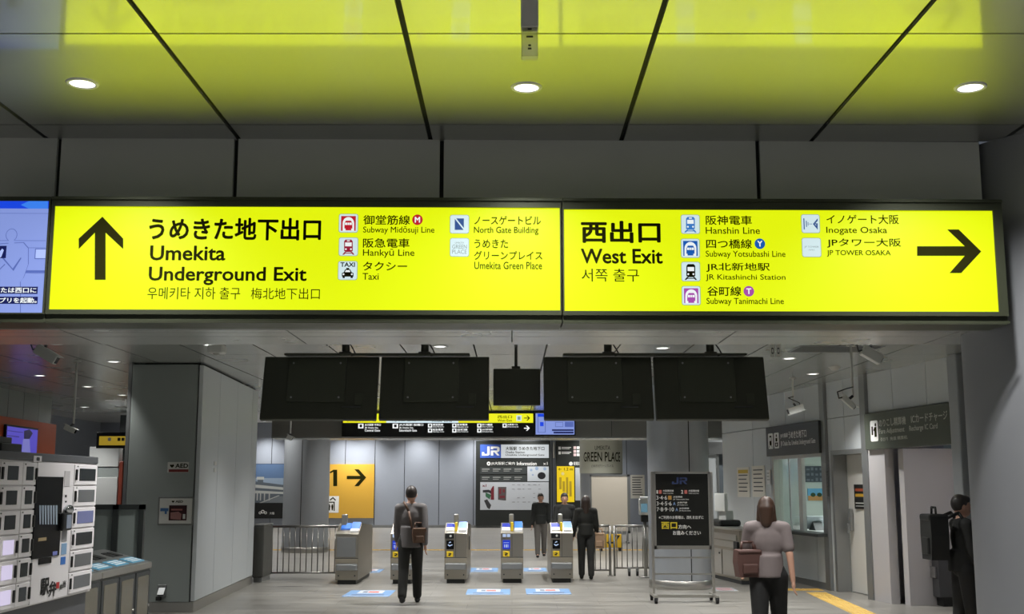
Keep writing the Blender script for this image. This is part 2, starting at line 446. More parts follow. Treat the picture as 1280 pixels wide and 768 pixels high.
# ------------------------------------------------------------------ lamps in the ceilings
def lampset(pos, z, r, power, label, group, cone=115):
    t = None
    for i, q in enumerate(pos):
        x, y = q[0], q[1]; lab = q[2] if len(q) > 2 else label
        if t is None or t.o.location.z != z:
            t = Thing('downlight', lab, 'ceiling light', WORLD, (x, y, z), group)
            ring = MB().lathe([(r * .78, .004), (r * .8, -.008), (r, -.008), (r * 1.04, .0)], (x, y, z), n=32)
            t.part('trim_ring', ring, white); t.part('lens', MB().lathe([(0.0005, -.003), (r * .82, -.003)], (x, y, z), n=32), lampm)
        else: dup(t.o, (x, y, z), label=lab, group=group)
        l = bpy.data.lights.new('lamp', 'SPOT'); l.energy = power; l.spot_size = math.radians(cone); l.spot_blend = 1; l.shadow_soft_size = r * .7
        l.color = (1, .99, .965)
        lo = bpy.data.objects.new('lamp', l); COL.objects.link(lo); lo.location = (x, y, z - .03)

fore = []
for (u, v, lab) in ((103, 104, 'leftmost of the three round recessed lights in the yellow-lit ceiling'), (658, 109, 'middle recessed light of the yellow-lit ceiling, below the hanging post'), (1213, 109, 'rightmost of the three round recessed lights in the yellow-lit ceiling')):
    p = at(u, v, Z=HC); fore.append((p.x, p.y, lab))
lampset(fore, HC, .088, L_FORE, '', 'downlights of the front ceiling', cone=128)
lampset([(x, y) for y in (3.4, 1.0, -2.5) for x in (-4.9, -2.45, .07, 2.6, 5.1)], HC, .088, L_FORE * .4, 'added unseen recessed light of the front ceiling, outside the view', 'added downlights outside the view', cone=135)  # unseen downlights added to brighten the fascia, wide column and hanging post
rear = []
names = ['recessed light right above the left white security camera', 'recessed light above and left of the defibrillator wall block', 'recessed light furthest left in the rear ceiling',
         'recessed light beside the thin camera pole at left', 'recessed light next to the left edge of the grey wall block', 'recessed light just above the dark band at far left',
         'recessed light above the white ceiling speaker', 'recessed light above the second hanging monitor', 'recessed light above the gap in the right monitor pair',
         'recessed light right of the monitors, nearer one', 'recessed light right of the monitors, further one']
for (u, v), lab in zip(((69, 429.5), (142, 452), (50, 469.5), (109.5, 483.4), (153, 494), (105.7, 509), (263.4, 431), (550, 433), (828, 435), (986.5, 448), (1016, 467.5)), names):
    p = at(u, v, Z=HR); rear.append((p.x, p.y, lab))
lampset(rear[1:2] + rear[4:5], HR, .085, L_REAR * .4, '', 'downlights of the rear hall', cone=70)
lampset(rear[:1] + rear[2:4] + rear[5:-2], HR, .085, L_REAR, '', 'downlights of the rear hall', cone=105)
lampset(rear[-2:-1], HR, .085, L_REAR * 1.6, '', 'downlights of the rear hall', cone=128)
lampset(rear[-1:], HR, .085, L_REAR * 1.4, '', 'downlights of the rear hall', cone=112)
hid = [(x, y) for y in (16.4, 18.8, 21.2) for x in (-2.5, -.8, .9, 2.6)] + [(x, 24.3) for x in (-4.3, -3.1, -.6, 1.2, 2.05, 2.8, 4.4)]
lampset(hid, HR, .085, L_GATE, 'recessed light hidden above the hanging monitors', 'downlights over the ticket gates')
lampset([(x, y) for y in (9.6, 11.4) for x in (-2.5, -.8, .9, 2.6)], HR, .085, L_REAR * 1.2, 'added unseen recessed light behind the overhead signs', 'added downlights between the signs and the monitors')  # unseen downlights added to brighten the locker machine and bins
far = [(x, y) for y in (28, 32, 36, 40) for x in (-9, -6, -3, 0, 3, 6)] + [(x, 44.2) for x in (-9.4, -6.4, -5.6, -3.6, -1.4, .6, 3)]
lampset(far, 4.0, .1, L_FAR, 'recessed light of the concourse beyond the bulkhead', 'downlights of the far concourse')
def area(loc, size, power, rot=(0, 0, 0), color=(1, 1, 1)):
    l = bpy.data.lights.new('area_lamp', 'AREA'); l.energy = power; l.size = size; l.color = color
    o = bpy.data.objects.new('area_lamp', l); COL.objects.link(o); o.location = loc; o.rotation_euler = rot
area(RW.world(-5.8, 1.6, 2.42), .9, 45, color=(.93, 1, .96))
area(RW.world(-.7, .55, 2.2), .3, 4)

# ------------------------------------------------------------------ the two lit overhead signs
tile_w = M('icon_white', (214, 236, 240), .4, emit=.9)
e_red = M('print_red', (214, 30, 50), .4, emit=.7); e_blue = M('print_blue', (20, 96, 190), .4, emit=.8)
e_lblue = M('print_sky', (62, 130, 210), .4, emit=.8); e_pur = M('print_purple', (176, 80, 180), .4, emit=.8)
e_crim = M('print_crimson', (170, 28, 62), .4, emit=.7); e_navy = M('print_navy', (44, 84, 150), .4, emit=.8)
e_white = M('print_white', (238, 244, 244), .4, emit=.95); e_grey = M('print_grey', (140, 160, 160), .4, emit=.8)

ZF0, ZF1 = FS.px(640, 404)[1], FS.px(640, 248)[1]
def lightbox(name, label, ua, ub, fa, fb, va, vb):
    xa, xb = FS.px(ua, 320)[0] + .004, FS.px(ub, 320)[0] - .004
    p, q = FS.px(fa, va), FS.px(fb, vb)
    t = Thing(name, label, 'sign', FS, ((xa + xb) / 2, 0, ZF0), 'yellow overhead direction signs')
    mb = MB()
    mb.box(xa, .0, ZF0 + .05, p[0], .3, ZF1).box(q[0], .0, ZF0 + .05, xb, .3, ZF1)
    mb.box(p[0], .0, p[1], q[0], .3, ZF1).box(p[0], .0, ZF0 + .05, q[0], .3, q[1])
    mb.box(xa, .02, ZF0, xb, .3, ZF0 + .05)
    mb.box(xa, -.012, ZF1 - .018, xb, .0, ZF1).box(xa, -.012, q[1] - .075, xb, 0, q[1] - .06)
    t.part('housing', mb, frame_m)
    t.part('face_panel', MB().box(p[0] - .004, .012, q[1] - .004, q[0] + .004, .05, p[1] + .004), yel_e)
    # unseen area light added before the face, strengthens the ceiling's yellow glow
    l = bpy.data.lights.new('added_sign_light', 'AREA'); l.shape = 'RECTANGLE'; l.size = q[0] - p[0]; l.size_y = p[1] - q[1]; l.color = (.80, .90, .004)
    l.energy = SIGN_L * math.pi * l.size * l.size_y
    o = bpy.data.objects.new('added_sign_light', l); COL.objects.link(o); o.location = FS.world((p[0] + q[0]) / 2, -.012, (p[1] + q[1]) / 2); o.rotation_euler = (-math.pi / 2, 0, FS.ang)
    return t

OFF = .010
def S(): return Sheet(FS, OFF)
def icon(t, u0, v0, u1, v1, kind, col):
    a = FS.px(u0, v0, OFF); b = FS.px(u1, v1, OFF)
    mb = MB().flat(rrect(a[0], b[1], b[0], a[1], .012), OFF, 0)
    edge = MB().flat(rrect(a[0] - .003, b[1] - .003, b[0] + .003, a[1] + .003, .014), OFF + .0008, 0)
    for f in edge.f: pass
    mb.add(edge.v, edge.f, 1)
    tl = t.part('icon', mb, [tile_w, e_grey])
    w, h = u1 - u0, v1 - v0
    s = S()
    X = lambda x: u0 + w * x
    Y = lambda y: v0 + h * y
    def R(x0, y0, x1, y1, m, l): s.r(X(x0), Y(y0), X(x1), Y(y1), m, l)
    def Pl(pts, m, l): s.p([(X(x), Y(y)) for x, y in pts][::-1], m, l)
    mats = [col, e_white, ink]
    if kind == 'subway':
        R(.1, .1, .9, .92, 0, .0010)
        arch = [(.18, .92), (.18, .5)] + [(.5 - .32 * math.cos(math.pi * k / 12), .5 - .34 * math.sin(math.pi * k / 12)) for k in range(1, 12)] + [(.82, .5), (.82, .92)]
        Pl(arch, 1, .0018)
        body = [(.28, .8), (.28, .5), (.36, .36), (.64, .36), (.72, .5), (.72, .8)]
        Pl(body, 0, .0026); R(.34, .8, .66, .9, 0, .0026)
        for a_, b_ in ((.31, .44), (.46, .54), (.56, .69)): R(a_, .47, b_, .6, 1, .0032)
    elif kind == 'train':
        Pl([(.26, .74), (.26, .2), (.34, .1), (.66, .1), (.74, .2), (.74, .74), (.66, .8), (.34, .8)], 0, .0010)
        R(.32, .26, .68, .48, 1, .0018)
        if col is not ink: R(.42, .14, .58, .2, 1, .0018)
        for x_ in (.36, .64): s.d(X(x_), Y(.64), w * .05, 1, .0018, rv=h * .05)
        for sg in (-1, 1): Pl([(.5 + sg * .12, .8), (.5 + sg * .22, .8), (.5 + sg * .34, .95), (.5 + sg * .24, .95)], 0, .0010)
        R(.3, .84, .7, .89, 0, .0010)
    elif kind == 'taxi':
        s.t('TAXI', X(.1), Y(.05), X(.9), Y(.3), .03, 0, .001)
        Pl([(.28, .6), (.36, .44), (.64, .44), (.72, .6), (.82, .64), (.82, .84), (.18, .84), (.18, .64)], 0, .0010)
        R(.42, .36, .58, .44, 0, .0010); R(.22, .84, .34, .92, 0, .001); R(.66, .84, .78, .92, 0, .001)
        Pl([(.35, .59), (.4, .48), (.6, .48), (.65, .59)], 1, .0018)
        for x_ in (.27, .73): s.d(X(x_), Y(.71), w * .05, 1, .0018, rv=h * .05)
    elif kind == 'north':
        Pl([(.24, .2), (.72, .82), (.24, .82)], 0, .001); Pl([(.32, .18), (.74, .18), (.74, .72)], 0, .001)
    elif kind == 'green':
        s.t('UMEKITA', X(.25), Y(.2), X(.75), Y(.29), .0, 0, .001)
        s.t('GREEN', X(.1), Y(.35), X(.9), Y(.58), .0, 0, .001); s.t('PLACE', X(.1), Y(.63), X(.9), Y(.86), .0, 0, .001)
    elif kind == 'bow':
        R(.1, .2, .18, .82, 0, .001); R(.24, .34, .3, .68, 0, .001); R(.34, .42, .38, .6, 0, .001)
        for x_ in (.46, .54): s.d(X(x_), Y(.52), w * .025, 0, .001)
        Pl([(.62, .52), (.88, .2), (.88, .34), (.72, .52), (.8, .62), (.8, .54), (.74, .54), (.74, .48), (.88, .48), (.88, .84)], 0, .001)
    elif kind == 'tower':
        s.t('JP TOWER', X(.12), Y(.42), X(.88), Y(.54), 0, 0, .001); s.t('OSAKA', X(.34), Y(.6), X(.66), Y(.67), 0, 0, .001)
    t.part('symbol', s, mats, parent=tl)
def badge(t, u, v, r, ch, col):
    s = S().d(u, v, r, 0, .0005); b = t.part('line_badge', s, [col])
    s = S().t(ch, u - r * .5, v - r * .55, u + r * .5, v + r * .55, .03, 0, .0012); t.part('line_letter', s, [e_white], parent=b)

t = lightbox('direction_sign', 'lit yellow overhead sign with an up arrow, reading Umekita Underground Exit', 60, 702.5, 68.5, 700.5, 257.5, 388.3)
s = S().p([(128, 271), (98.4, 298.4), (98.4, 311.5), (118.6, 291), (118.4, 350), (132, 350), (132, 291), (154, 311.5), (154, 298.5)])
t.part('arrow', s, ink)
for a in (('うめきた地下出口', 187, 272, 401, 301, .028), ('Umekita', 188, 307, 281.5, 326, .02), ('Underground Exit', 186.4, 333.5, 383, 357, .02),
          ('우메키타 지하 출구', 184.7, 359, 300, 374.5, .0), ('梅北地下出口', 314, 360, 399.6, 374.5, .0), ('御堂筋線', 454.3, 269, 512.5, 281.3, .014),
          ('Subway Midōsuji Line', 454, 283, 543, 293.5, .006), ('阪急電車', 453.8, 298, 511.8, 310, .014), ('Hankyū Line', 453.8, 311.3, 518, 322.7, .006), ('タクシー', 453.8, 327.3, 508.8, 338.5, .014),
          ('Taxi', 453.3, 341.5, 473.3, 350, .006), ('ノースゲートビル', 593, 270, 676, 281.3, .01), ('North Gate Building', 592.5, 283.5, 673, 294, .006), ('うめきた', 593, 299.3, 635, 310.3, .01),
          ('グリーンプレイス', 592.5, 313.8, 678, 325.2, .01), ('Umekita Green Place', 593, 327.3, 677.5, 336.8, .006)): t.part('lettering', S().t(*a), ink)
icon(t, 424.3, 268, 446.8, 290.5, 'subway', e_red); icon(t, 424.3, 297.5, 446.8, 319.7, 'train', e_crim); icon(t, 423.3, 327, 446, 349.7, 'taxi', ink)
icon(t, 563, 269.2, 585.8, 291.6, 'north', e_navy); icon(t, 563, 298.2, 585.8, 320.6, 'green', e_grey)
badge(t, 521.8, 274.9, 6.6, 'M', e_red)

t = lightbox('direction_sign', 'lit yellow overhead sign with a right arrow, reading West Exit', 702.5, 1257, 704.8, 1249.3, 261.5, 390)
s = S().p([(1184, 287), (1206, 308), (1146.4, 308), (1146.4, 320), (1206, 320), (1187, 341.5), (1201.5, 341.5), (1226.5, 314.5), (1198.4, 287)])
t.part('arrow', s, ink)
for a in (('西出口', 726, 276, 826, 304.2, .03), ('West Exit', 726, 311, 828.5, 330, .022), ('서쪽 출구', 727, 336, 799, 352.3, .0), ('阪神電車', 882, 269.5, 940, 281.5, .014), ('Hanshin Line', 882, 284, 950, 292.7, .006),
          ('四つ橋線', 882.5, 299, 940, 311, .014), ('Subway Yotsubashi Line', 882, 313.5, 982, 323.8, .006), ('JR北新地駅', 882.5, 328.5, 962.5, 340.3, .012), ('JR Kitashinchi Station', 882, 343, 982, 352, .006),
          ('谷町線', 883.8, 358, 926.8, 370.3, .014), ('Subway Tanimachi Line', 883, 372.5, 980, 382.8, .006), ('イノゲート大阪', 1032.7, 268.4, 1123.7, 280.4, .01), ('Inogate Osaka', 1032.7, 283.6, 1109, 294, .006),
          ('JPタワー大阪', 1033.4, 298, 1126.5, 310, .01), ('JP TOWER OSAKA', 1033.4, 312.8, 1113.6, 321.3, .006)): t.part('lettering', S().t(*a), ink)
icon(t, 851.5, 269, 874.5, 292, 'train', e_lblue); icon(t, 851.5, 299, 874.5, 322, 'subway', e_blue); icon(t, 852, 328, 875, 351.3, 'train', ink); icon(t, 852.5, 358.3, 875.5, 381.2, 'subway', e_pur)
icon(t, 1001.8, 268.6, 1024.8, 291, 'bow', e_navy); icon(t, 1002.5, 298, 1026.4, 321, 'tower', e_grey)
badge(t, 949.8, 304.9, 6.6, 'Y', e_blue); badge(t, 936, 364.3, 6.6, 'T', e_pur)

# blue information screen at the left end
scr_bg = M('screen_lavender', (146, 166, 238), .3, emit=.78); scr_b = M('screen_blue', (24, 70, 226), .3, emit=.95); scr_l = M('screen_line', (92, 112, 190), .3, emit=.8)
scr_n = M('screen_navy', (22, 30, 92), .3, emit=.8); scr_c = M('screen_cyan', (60, 130, 240), .3, emit=.95); scr_p = M('screen_pale', (172, 190, 246), .3, emit=.95)
xa, xb = FS.px(-22, 320)[0], FS.px(59.5, 320)[0]
t = Thing('information_display', 'blue lit information screen left of the yellow signs, showing a figure with a phone', 'screen', FS, ((xa + xb) / 2, 0, ZF0))
p = FS.px(-19, 252)
p = (p[0], FS.px(0, 251)[1]); q = (FS.px(57, 320)[0], FS.px(0, 391)[1])
mb = MB().box(xa, 0, ZF0 + .05, p[0], .3, ZF1).box(q[0], 0, ZF0 + .05, xb, .3, ZF1).box(p[0], 0, p[1], q[0], .3, ZF1).box(p[0], 0, ZF0 + .05, q[0], .3, q[1]).box(xa, .02, ZF0, xb, .3, ZF0 + .05)
t.part('housing', mb, frame_m)
scr = t.part('screen', MB().box(p[0], .012, q[1], q[0], .05, p[1]), scr_bg)
s = S()
s.r(-18, 251.5, 61, 261, 0, .0005); s.p([(36, 251.6), (60, 251.6), (60, 261), (36, 261), (26, 256.3)][::-1], 1, .001)
s.r(-18, 266.5, 61, 267.3, 2, .0005)
for v in (300.5, 309.5, 338, 341): s.r(-18, v, 57, v + .8, 2, .0005)
s.r(44, 311, 57, 324, 2, .0006); s.r(45, 312, 57, 323, 5, .001); s.r(-18, 338.5, 57, 341, 3, .0006)
body = [(-4, 391), (-4, 340), (6, 330), (-6, 318), (-4, 305), (8, 304), (30, 303), (36, 310), (36, 330), (30, 347), (26, 352), (26, 391)]
s.p(body[::-1], 2, .0012); s.p([(x + .8 * (1 if x < 15 else -1), y + .8) for x, y in body][::-1], 4, .0018)
s.d(14.5, 294, 7.2, 2, .0012, rv=8); s.d(14.5, 294, 6.5, 4, .0018, rv=7.3); s.r(11, 300.5, 18, 306, 4, .002)
s.p([(2, 319), (16, 336), (26, 322), (27, 323), (17, 339), (1, 321)][::-1], 2, .0022)
s.r(-12, 307.5, 7.5, 323, 6, .0024); s.p([(-3, 318), (3, 311), (5, 313), (2, 321), (-4, 326)][::-1], 5, .0028)
s.r(-18, 358.5, 47, 367.6, 6, .002); s.r(-18, 371, 47, 380.2, 6, .002)
s.t('または西口に', -7, 359.8, 45.5, 366.5, .02, 7, .003); s.t('アプリを起動。', -9, 372.3, 46, 379.2, .02, 7, .003)
t.part('picture', s, [scr_b, scr_c, scr_l, scr_l, scr_bg, scr_p, scr_n, e_white], parent=scr)

# post with a clear end hanging from the ceiling
p0 = at(662, 73, Y=4.9); hz = (at(651, 40, Y=4.9).x, at(673, 40, Y=4.9).x); zc = at(662, 37, Y=4.9).z
t = Thing('hanging_post', 'slim grey post with a clear plastic end hanging from the yellow-lit ceiling', 'hanger', WORLD, (p0.x, 4.9, HC))
t.part('post', MB().box(hz[0], 4.87, zc, hz[1], 4.93, HC + .01, bev=.006), M('post_grey', (214, 214, 210), .45))
cl = t.part('clear_end', MB().box(hz[0] + .002, 4.872, p0.z, hz[1] - .002, 4.928, zc, bev=.004), clear)
for z_, w_ in ((.03, .016), (.045, .012), (.085, .03), (.12, .018)):
    t.part('marking', MB().box(p0.x - w_ / 2, 4.869, p0.z + z_, p0.x + w_ / 2, 4.871, p0.z + z_ + .008), dkgrey, parent=cl)

# ------------------------------------------------------------------ other round columns
def column(label, x, y, r, z, n=80, seams=(), base=.12):
    t = Thing('round_column', label, 'column', WORLD, (x, y, 0), 'round columns of the hall')
    mb = MB().lathe([(r, 0), (r, z)], (x, y, 0), n=n)
    t.part('shaft', mb, colm)
    t.part('base_ring', MB().lathe([(r + .006, 0), (r + .01, .015), (r + .01, base), (r + .002, base + .008)], (x, y, 0), n=n), steel)
    for a in seams:
        t.part('seam', MB().lathe([(r + .002, base), (r + .002, z)], (x, y, 0), n=2, a0=a - .008 / r, a1=a + .008 / r), gapm)
    return t
c1 = at(383.5, 692, Z=0); column('round grey column behind the left railing, beside the yellow number sign', c1.x * 1.02 - .05, c1.y + .56, .555, 4.0, seams=(-1.62,))
c2 = at(851, 738, Z=0); column('round grey column right behind the black wheeled notice board', c2.x * 1.026, c2.y + .49, .49, HR, seams=(-1.35,))
c3 = at(752, 664, Z=0); gx, gy, gr = c3.x * 1.02, c3.y + .75, .76
t = column('far round column with a pale band lettered for a shopping place', gx, gy, gr, 4.0)
z0, z1 = at(752, 592, Y=c3.y).z, at(752, 549, Y=c3.y).z
band = t.part('sign_band', MB().lathe([(gr + .02, z0), (gr + .02, z1)], (gx, gy, 0), n=64), M('band_pale', (205, 206, 190), .5))
def wrap(x, y, z): 
    a = -math.pi / 2 - .05 + x / gr
    return (gx + (gr + .026 - y) * math.cos(a), gy + (gr + .026 - y) * math.sin(a), z)
for s_, w_, a_, b_, bo in (('UMEKITA', .55, .68, .80, 0), ('GREEN PLACE', 1.5, .34, .62, .01), ('(うめきたグリーンプレイス)', .8, .16, .26, 0)):
    t.part('lettering', MB().text(s_, -w_ / 2 + .04, z0 + (z1 - z0) * a_, w_ / 2 + .04, z0 + (z1 - z0) * b_, 0, bo, 0, wrap), ink, parent=band)

# ------------------------------------------------------------------ departure monitors seen from behind
mon_m = M('monitor_black', (46, 49, 38), .5); mon_p = M('monitor_plate', (54, 58, 46), .45)  # olive cast of the sign's flare is put into the black
TB = math.atan(.2 / .72)
def tilt(mb, x, yb, zb):
    mb.v = [(x + a, yb + h * math.sin(TB) + d * math.cos(TB), zb + h * math.cos(TB) - d * math.sin(TB)) for a, d, h in mb.v]; return mb
def monitor(label, ua, ub):
    xa, xb = at(ua, 524.5, Y=12.9).x, at(ub, 524.5, Y=12.9).x; zb = at(640, 524.5, Y=12.9).z
    xc, w, h = (xa + xb) / 2, xb - xa, .75
    t = Thing('hanging_monitor', label, 'monitor', WORLD, (xc, 12.9, zb), 'departure monitors hanging in a row')
    P = lambda nm, mb, m, par=None: t.part(nm, tilt(mb, xc, 12.9, zb), m, par)
    P('casing', MB().box(-w / 2, .0, 0, w / 2, .07, h, bev=.012), mon_m)
    P('screen', MB().box(-w / 2 + .02, .071, .02, w / 2 - .02, .074, h - .02), blackg)
    bp = P('back_plate', MB().box(-w * .28, -.025, .2, w * .22, .001, h - .02, bev=.006), mon_p)
    for x_ in (-w * .24, w * .17):
        for z_ in (.25, h - .09): P('screw', MB().cyl((x_, -.031, z_), (x_, -.024, z_), .011, n=12), steel_d, bp)
    P('port_cover', MB().box(w * .31, -.012, .17, w * .38, .001, .3, bev=.004), mon_p)
    P('handle', MB().box(w * .2, -.02, .135, w * .36, .001, .147, bev=.003), dkgrey)
    return xc, zb
M4 = [monitor('back of the leftmost large hanging monitor', 324, 470), monitor('back of the second large hanging monitor from the left', 473, 611),
      monitor('back of the third large hanging monitor, just right of the small one', 680, 818), monitor('back of the rightmost large hanging monitor', 820.5, 962)]
def bracket(label, ua, ub, poles):
    zt = 3.005; xa, xb = at(ua, 446, Y=13.0).x, at(ub, 446, Y=13.0).x
    t = Thing('monitor_bracket', label, 'bracket', WORLD, ((xa + xb) / 2, 13.05, HR), 'ceiling brackets of the monitors')
    t.part('crossbar', MB().box(xa, 13.0, zt + .046, xb, 13.18, zt + .07, bev=.006), mon_m)
    for u in poles:
        x = at(u, 440, Y=13.08).x
        po = t.part('pole', MB().cyl((x, 13.1, zt + .05), (x, 13.1, HR), .045, n=20), mon_m)
        t.part('cable', MB().tube([(x + .05, 13.06, HR), (x + .09, 13.04, zt + .12), (x + .12, 13.03, zt + .06), (x + .07, 13.02, zt + .04)], .008, n=8), black, parent=po)
        t.part('knuckle', MB().box(x - .07, 13.03, zt + .055, x + .07, 13.17, zt + .09, bev=.01), mon_m, parent=po)
bracket('black ceiling bracket carrying the left pair of hanging monitors', 355, 587, (432, 531))
bracket('black ceiling bracket carrying the right pair of hanging monitors', 704, 934, (760, 888))
xa, xb = at(616.5, 500, Y=13.4).x, at(675.5, 500, Y=13.4).x; za, zb_ = at(640, 507, Y=13.4).z, at(640, 461, Y=13.4).z
t = Thing('hanging_monitor', 'small dark monitor on a thin pole between the large hanging ones', 'monitor', WORLD, ((xa + xb) / 2, 13.4, za))
t.part('casing', MB().box(xa, 13.4, za, xb, 13.47, zb_, bev=.01), mon_m); t.part('screen', MB().box(xa + .02, 13.47, za + .02, xb - .02, 13.474, zb_ - .02), blackg)
t.part('pole', MB().cyl((at(645, 450, Y=13.45).x, 13.45, zb_ - .02), (at(645, 450, Y=13.45).x, 13.45, HR), .018, n=16), mon_m)
t.part('clamp', MB().box(at(645, 450, Y=13.45).x - .05, 13.41, zb_ - .005, at(645, 450, Y=13.45).x + .05, 13.49, zb_ + .03, bev=.006), mon_m)

# ------------------------------------------------------------------ rear lit signs on the bulkhead
r_yel = M('lit_yellow_rear', (236, 236, 30), .35, emit=1.0); r_pale = M('lit_pale', (220, 240, 248), .35, emit=1.0); r_black = M('sign_black', (14, 15, 14), .3)
r_wh = M('lit_white', (245, 248, 248), .35, emit=1.0)
def box_px(F, u0, v0, u1, v1, y0, y1, mb=None):
    a, b = F.px(u0, v0, y0), F.px(u1, v1, y0); return (mb or MB()).box(a[0], y0, b[1], b[0], y1, a[1])
bn = BN.px(550, 529)
t = Thing('direction_sign', 'distant yellow and pale lit sign strip on the bulkhead, partly hidden by the monitors', 'sign', BN, (bn[0], 0, bn[1]))
t.part('housing', box_px(BN, 427.5, 516, 668, 529.4, -.12, 0), r_black)
for a, b, m in ((429, 483, r_yel), (483, 573, r_pale), (573, 666.5, r_yel)):
    t.part('face_panel', box_px(BN, a, 517.3, b, 528.8, -.13, -.12), m)
sb = lambda: Sheet(BN, -.134)
for s_, a, b, m in (('JR京都線 JR神戸線', 434, 470, ink), ('Kyoto Line', 490, 520, ink), ('Kobe Line', 540, 565, ink)):
    t.part('lettering', sb().t(s_, a, 524.8, b, 527.6, .01), m)
t.part('lettering', sb().t('西出口', 622, 519.5, 640, 523.4, .01), ink); t.part('lettering', sb().t('West Exit', 622, 524.4, 640, 527.4, .01), ink)
t.part('arrow', sb().p([(655, 522.4), (655, 523.4), (660.5, 523.4), (658, 526), (659.6, 526), (662.5, 522.9), (659.6, 520), (658, 520), (660.5, 522.4)]), ink)
ic = t.part('icon', sb().r(645.5, 519.5, 652, 526.5), tile_w); t.part('symbol', Sheet(BN, -.137).r(647, 521, 650.5, 525), e_grey, parent=ic)
bn = BN.px(520, 546)
t = Thing('direction_sign', 'distant black sign with white gate names under the yellow strip', 'sign', BN, (bn[0], 0, bn[1]))
t.part('housing', box_px(BN, 427.5, 529.6, 668, 546.3, -.1, 0), r_black)
sb = lambda: Sheet(BN, -.104)
for u, w_ in ((447.8, 6.5), (490.8, 6.8)):
    ic = t.part('icon', sb().r(u, 529.9, u + w_, 535.8), r_wh); t.part('symbol', Sheet(BN, -.107).r(u + 1.8, 531, u + w_ - 1.8, 534.4), r_black, parent=ic)
for a in (('JR大阪駅 中央口', 456, 529.8, 476, 533.2), ('JR Osaka Sta.', 456, 534, 473, 536.6), ('Central Gate', 456, 537, 475, 539.8), ('JR大阪駅 桜橋口', 499, 529.8, 529, 533.2), ('JR Osaka Sta.', 499, 534, 517, 536.6), ('Sakurabashi Gate', 499, 537, 521, 539.8)):
    t.part('lettering', sb().t(*a, .02), r_wh)
for u, ls in ((535, ('御堂筋線', '阪急電車')), (565.3, ('阪神電車', '谷町線')), (596.5, ('四つ橋線', 'JR北新地駅')), (628.2, ('JR高速バス',))):
    for k, s_ in enumerate(ls):
        v = 529.8 + 6.2 * k
        ic = t.part('icon', sb().r(u, v, u + 5.2, v + 5), r_wh); t.part('symbol', Sheet(BN, -.107).r(u + 1.5, v + 1, u + 3.7, v + 3.6), r_black, parent=ic)
        t.part('lettering', sb().t(s_, u + 6, v, u + 19, v + 2.7, .02), r_wh)
        t.part('lettering', sb().t({'御堂筋線': 'Subway Midosuji Line', '阪急電車': 'Hankyu Line', '阪神電車': 'Hanshin Line', '谷町線': 'Subway Tanimachi Line', '四つ橋線': 'Subway Yotsubashi Line', 'JR北新地駅': 'JR Kitashinchi Station', 'JR高速バス': 'JR Expressway Bus'}[s_], u + 6, v + 3.2, u + (20 if len(s_) != 5 else 25), v + 5.1, .01), r_wh)
t.part('arrow', sb().p([(655, 535), (655, 536.3), (659.6, 536.3), (657.4, 538.8), (659.2, 538.8), (662.3, 535.6), (659.2, 532.4), (657.4, 532.4), (659.6, 535)]), r_wh)
bn = BN.px(694, 544)
t = Thing('information_display', 'distant blue lit information screen at the right end of the bulkhead signs', 'screen', BN, (bn[0], 0, bn[1]))
t.part('housing', box_px(BN, 668.2, 516, 719.5, 545, -.12, 0), r_black)
sc = t.part('screen', box_px(BN, 669.5, 517, 718, 543.5, -.13, -.12), scr_bg)
sb = lambda: Sheet(BN, -.134)
pic = sb().r(672, 521, 682, 541, 1).r(672.8, 521.6, 681.2, 540.4, 0, .001).r(675, 528, 679.5, 533, 2, .002).r(672, 517.5, 681, 521, 2, .002).r(694, 528, 704, 534, 1, .001).r(706, 527.5, 717, 534, 1, .001).r(694.6, 528.6, 703.4, 533.4, 0, .002)
pic.d(707, 525.8, .8, 2, .002).r(690, 537, 717, 539, 3, .002).r(692, 540, 717, 542.2, 3, .002)
t.part('picture', pic, [scr_bg, scr_l, scr_b, scr_n], parent=sc)

# ------------------------------------------------------------------ cameras and small ceiling things
cwhite = M('camera_white', (200, 202, 198), .45)
def cctv(label, Y, A, B, th, pole_u, ztop=HR, cable=True):
    a, b = at(*A, Y=Y), at(*B, Y=Y); px_ = at(pole_u, (A[1] + B[1]) / 2, Y=Y).x
    t = Thing('security_camera', label, 'camera', WORLD, (px_, Y, ztop), 'white security cameras under the ceiling')
    d = (b - a).normalized(); L = (b - a).length; r = th * Y / FPX / 2
    rot = Matrix(((d.x, 0, -d.z), (0, 1, 0), (d.z, 0, d.x)))
    def ob(x0, y0, z0, x1, y1, z1, bev):
        m = MB().box(x0, y0, z0, x1, y1, z1, bev=bev); m.v = [tuple(a + rot @ Vector(p)) for p in m.v]; return m
    bd = t.part('body', ob(0, -r, -r, L, r, r, .008), cwhite)
    t.part('sun_shield', ob(-.02, -r - .006, r, L + .03, r + .006, r + .008, .003), cwhite, bd)
    t.part('lens', ob(L, -r * .7, -r * .7, L + .006, r * .7, r * .7, .004), blackg, bd)
    mid = a.lerp(b, .35); foot = Vector((px_, Y, mid.z + r + .03))
    t.part('pole', MB().cyl(foot, (px_, Y, ztop), .014, n=14).cyl((px_, Y, ztop - .015), (px_, Y, ztop), .05, n=20), cwhite)
    t.part('joint', MB().tube([foot, mid], .016, n=12), dkgrey)
    if cable:
        t.part('cable', MB().tube([Vector((px_, Y - .02, foot.z + .1)), Vector((px_ - .08, Y - .03, foot.z + .08)), a + Vector((-.06, -.02, .06)), a + Vector((-.04, 0, -.01)), a], .007, n=8), black)
cctv('large white security camera at the far left, just under the soffit', 11.6, (46, 436), (71, 451), 12, 57)
cctv('large white security camera at the right, just under the soffit', 11.6, (1078, 438), (1101, 451), 12, 1089)
cctv('security camera on a long pole between the right wall signs', 13.2, (1053, 497), (1068, 510), 6, 1066.5)
cctv('security camera hanging over the ticket window', 17.3, (1004, 509), (985, 515), 8, 992)
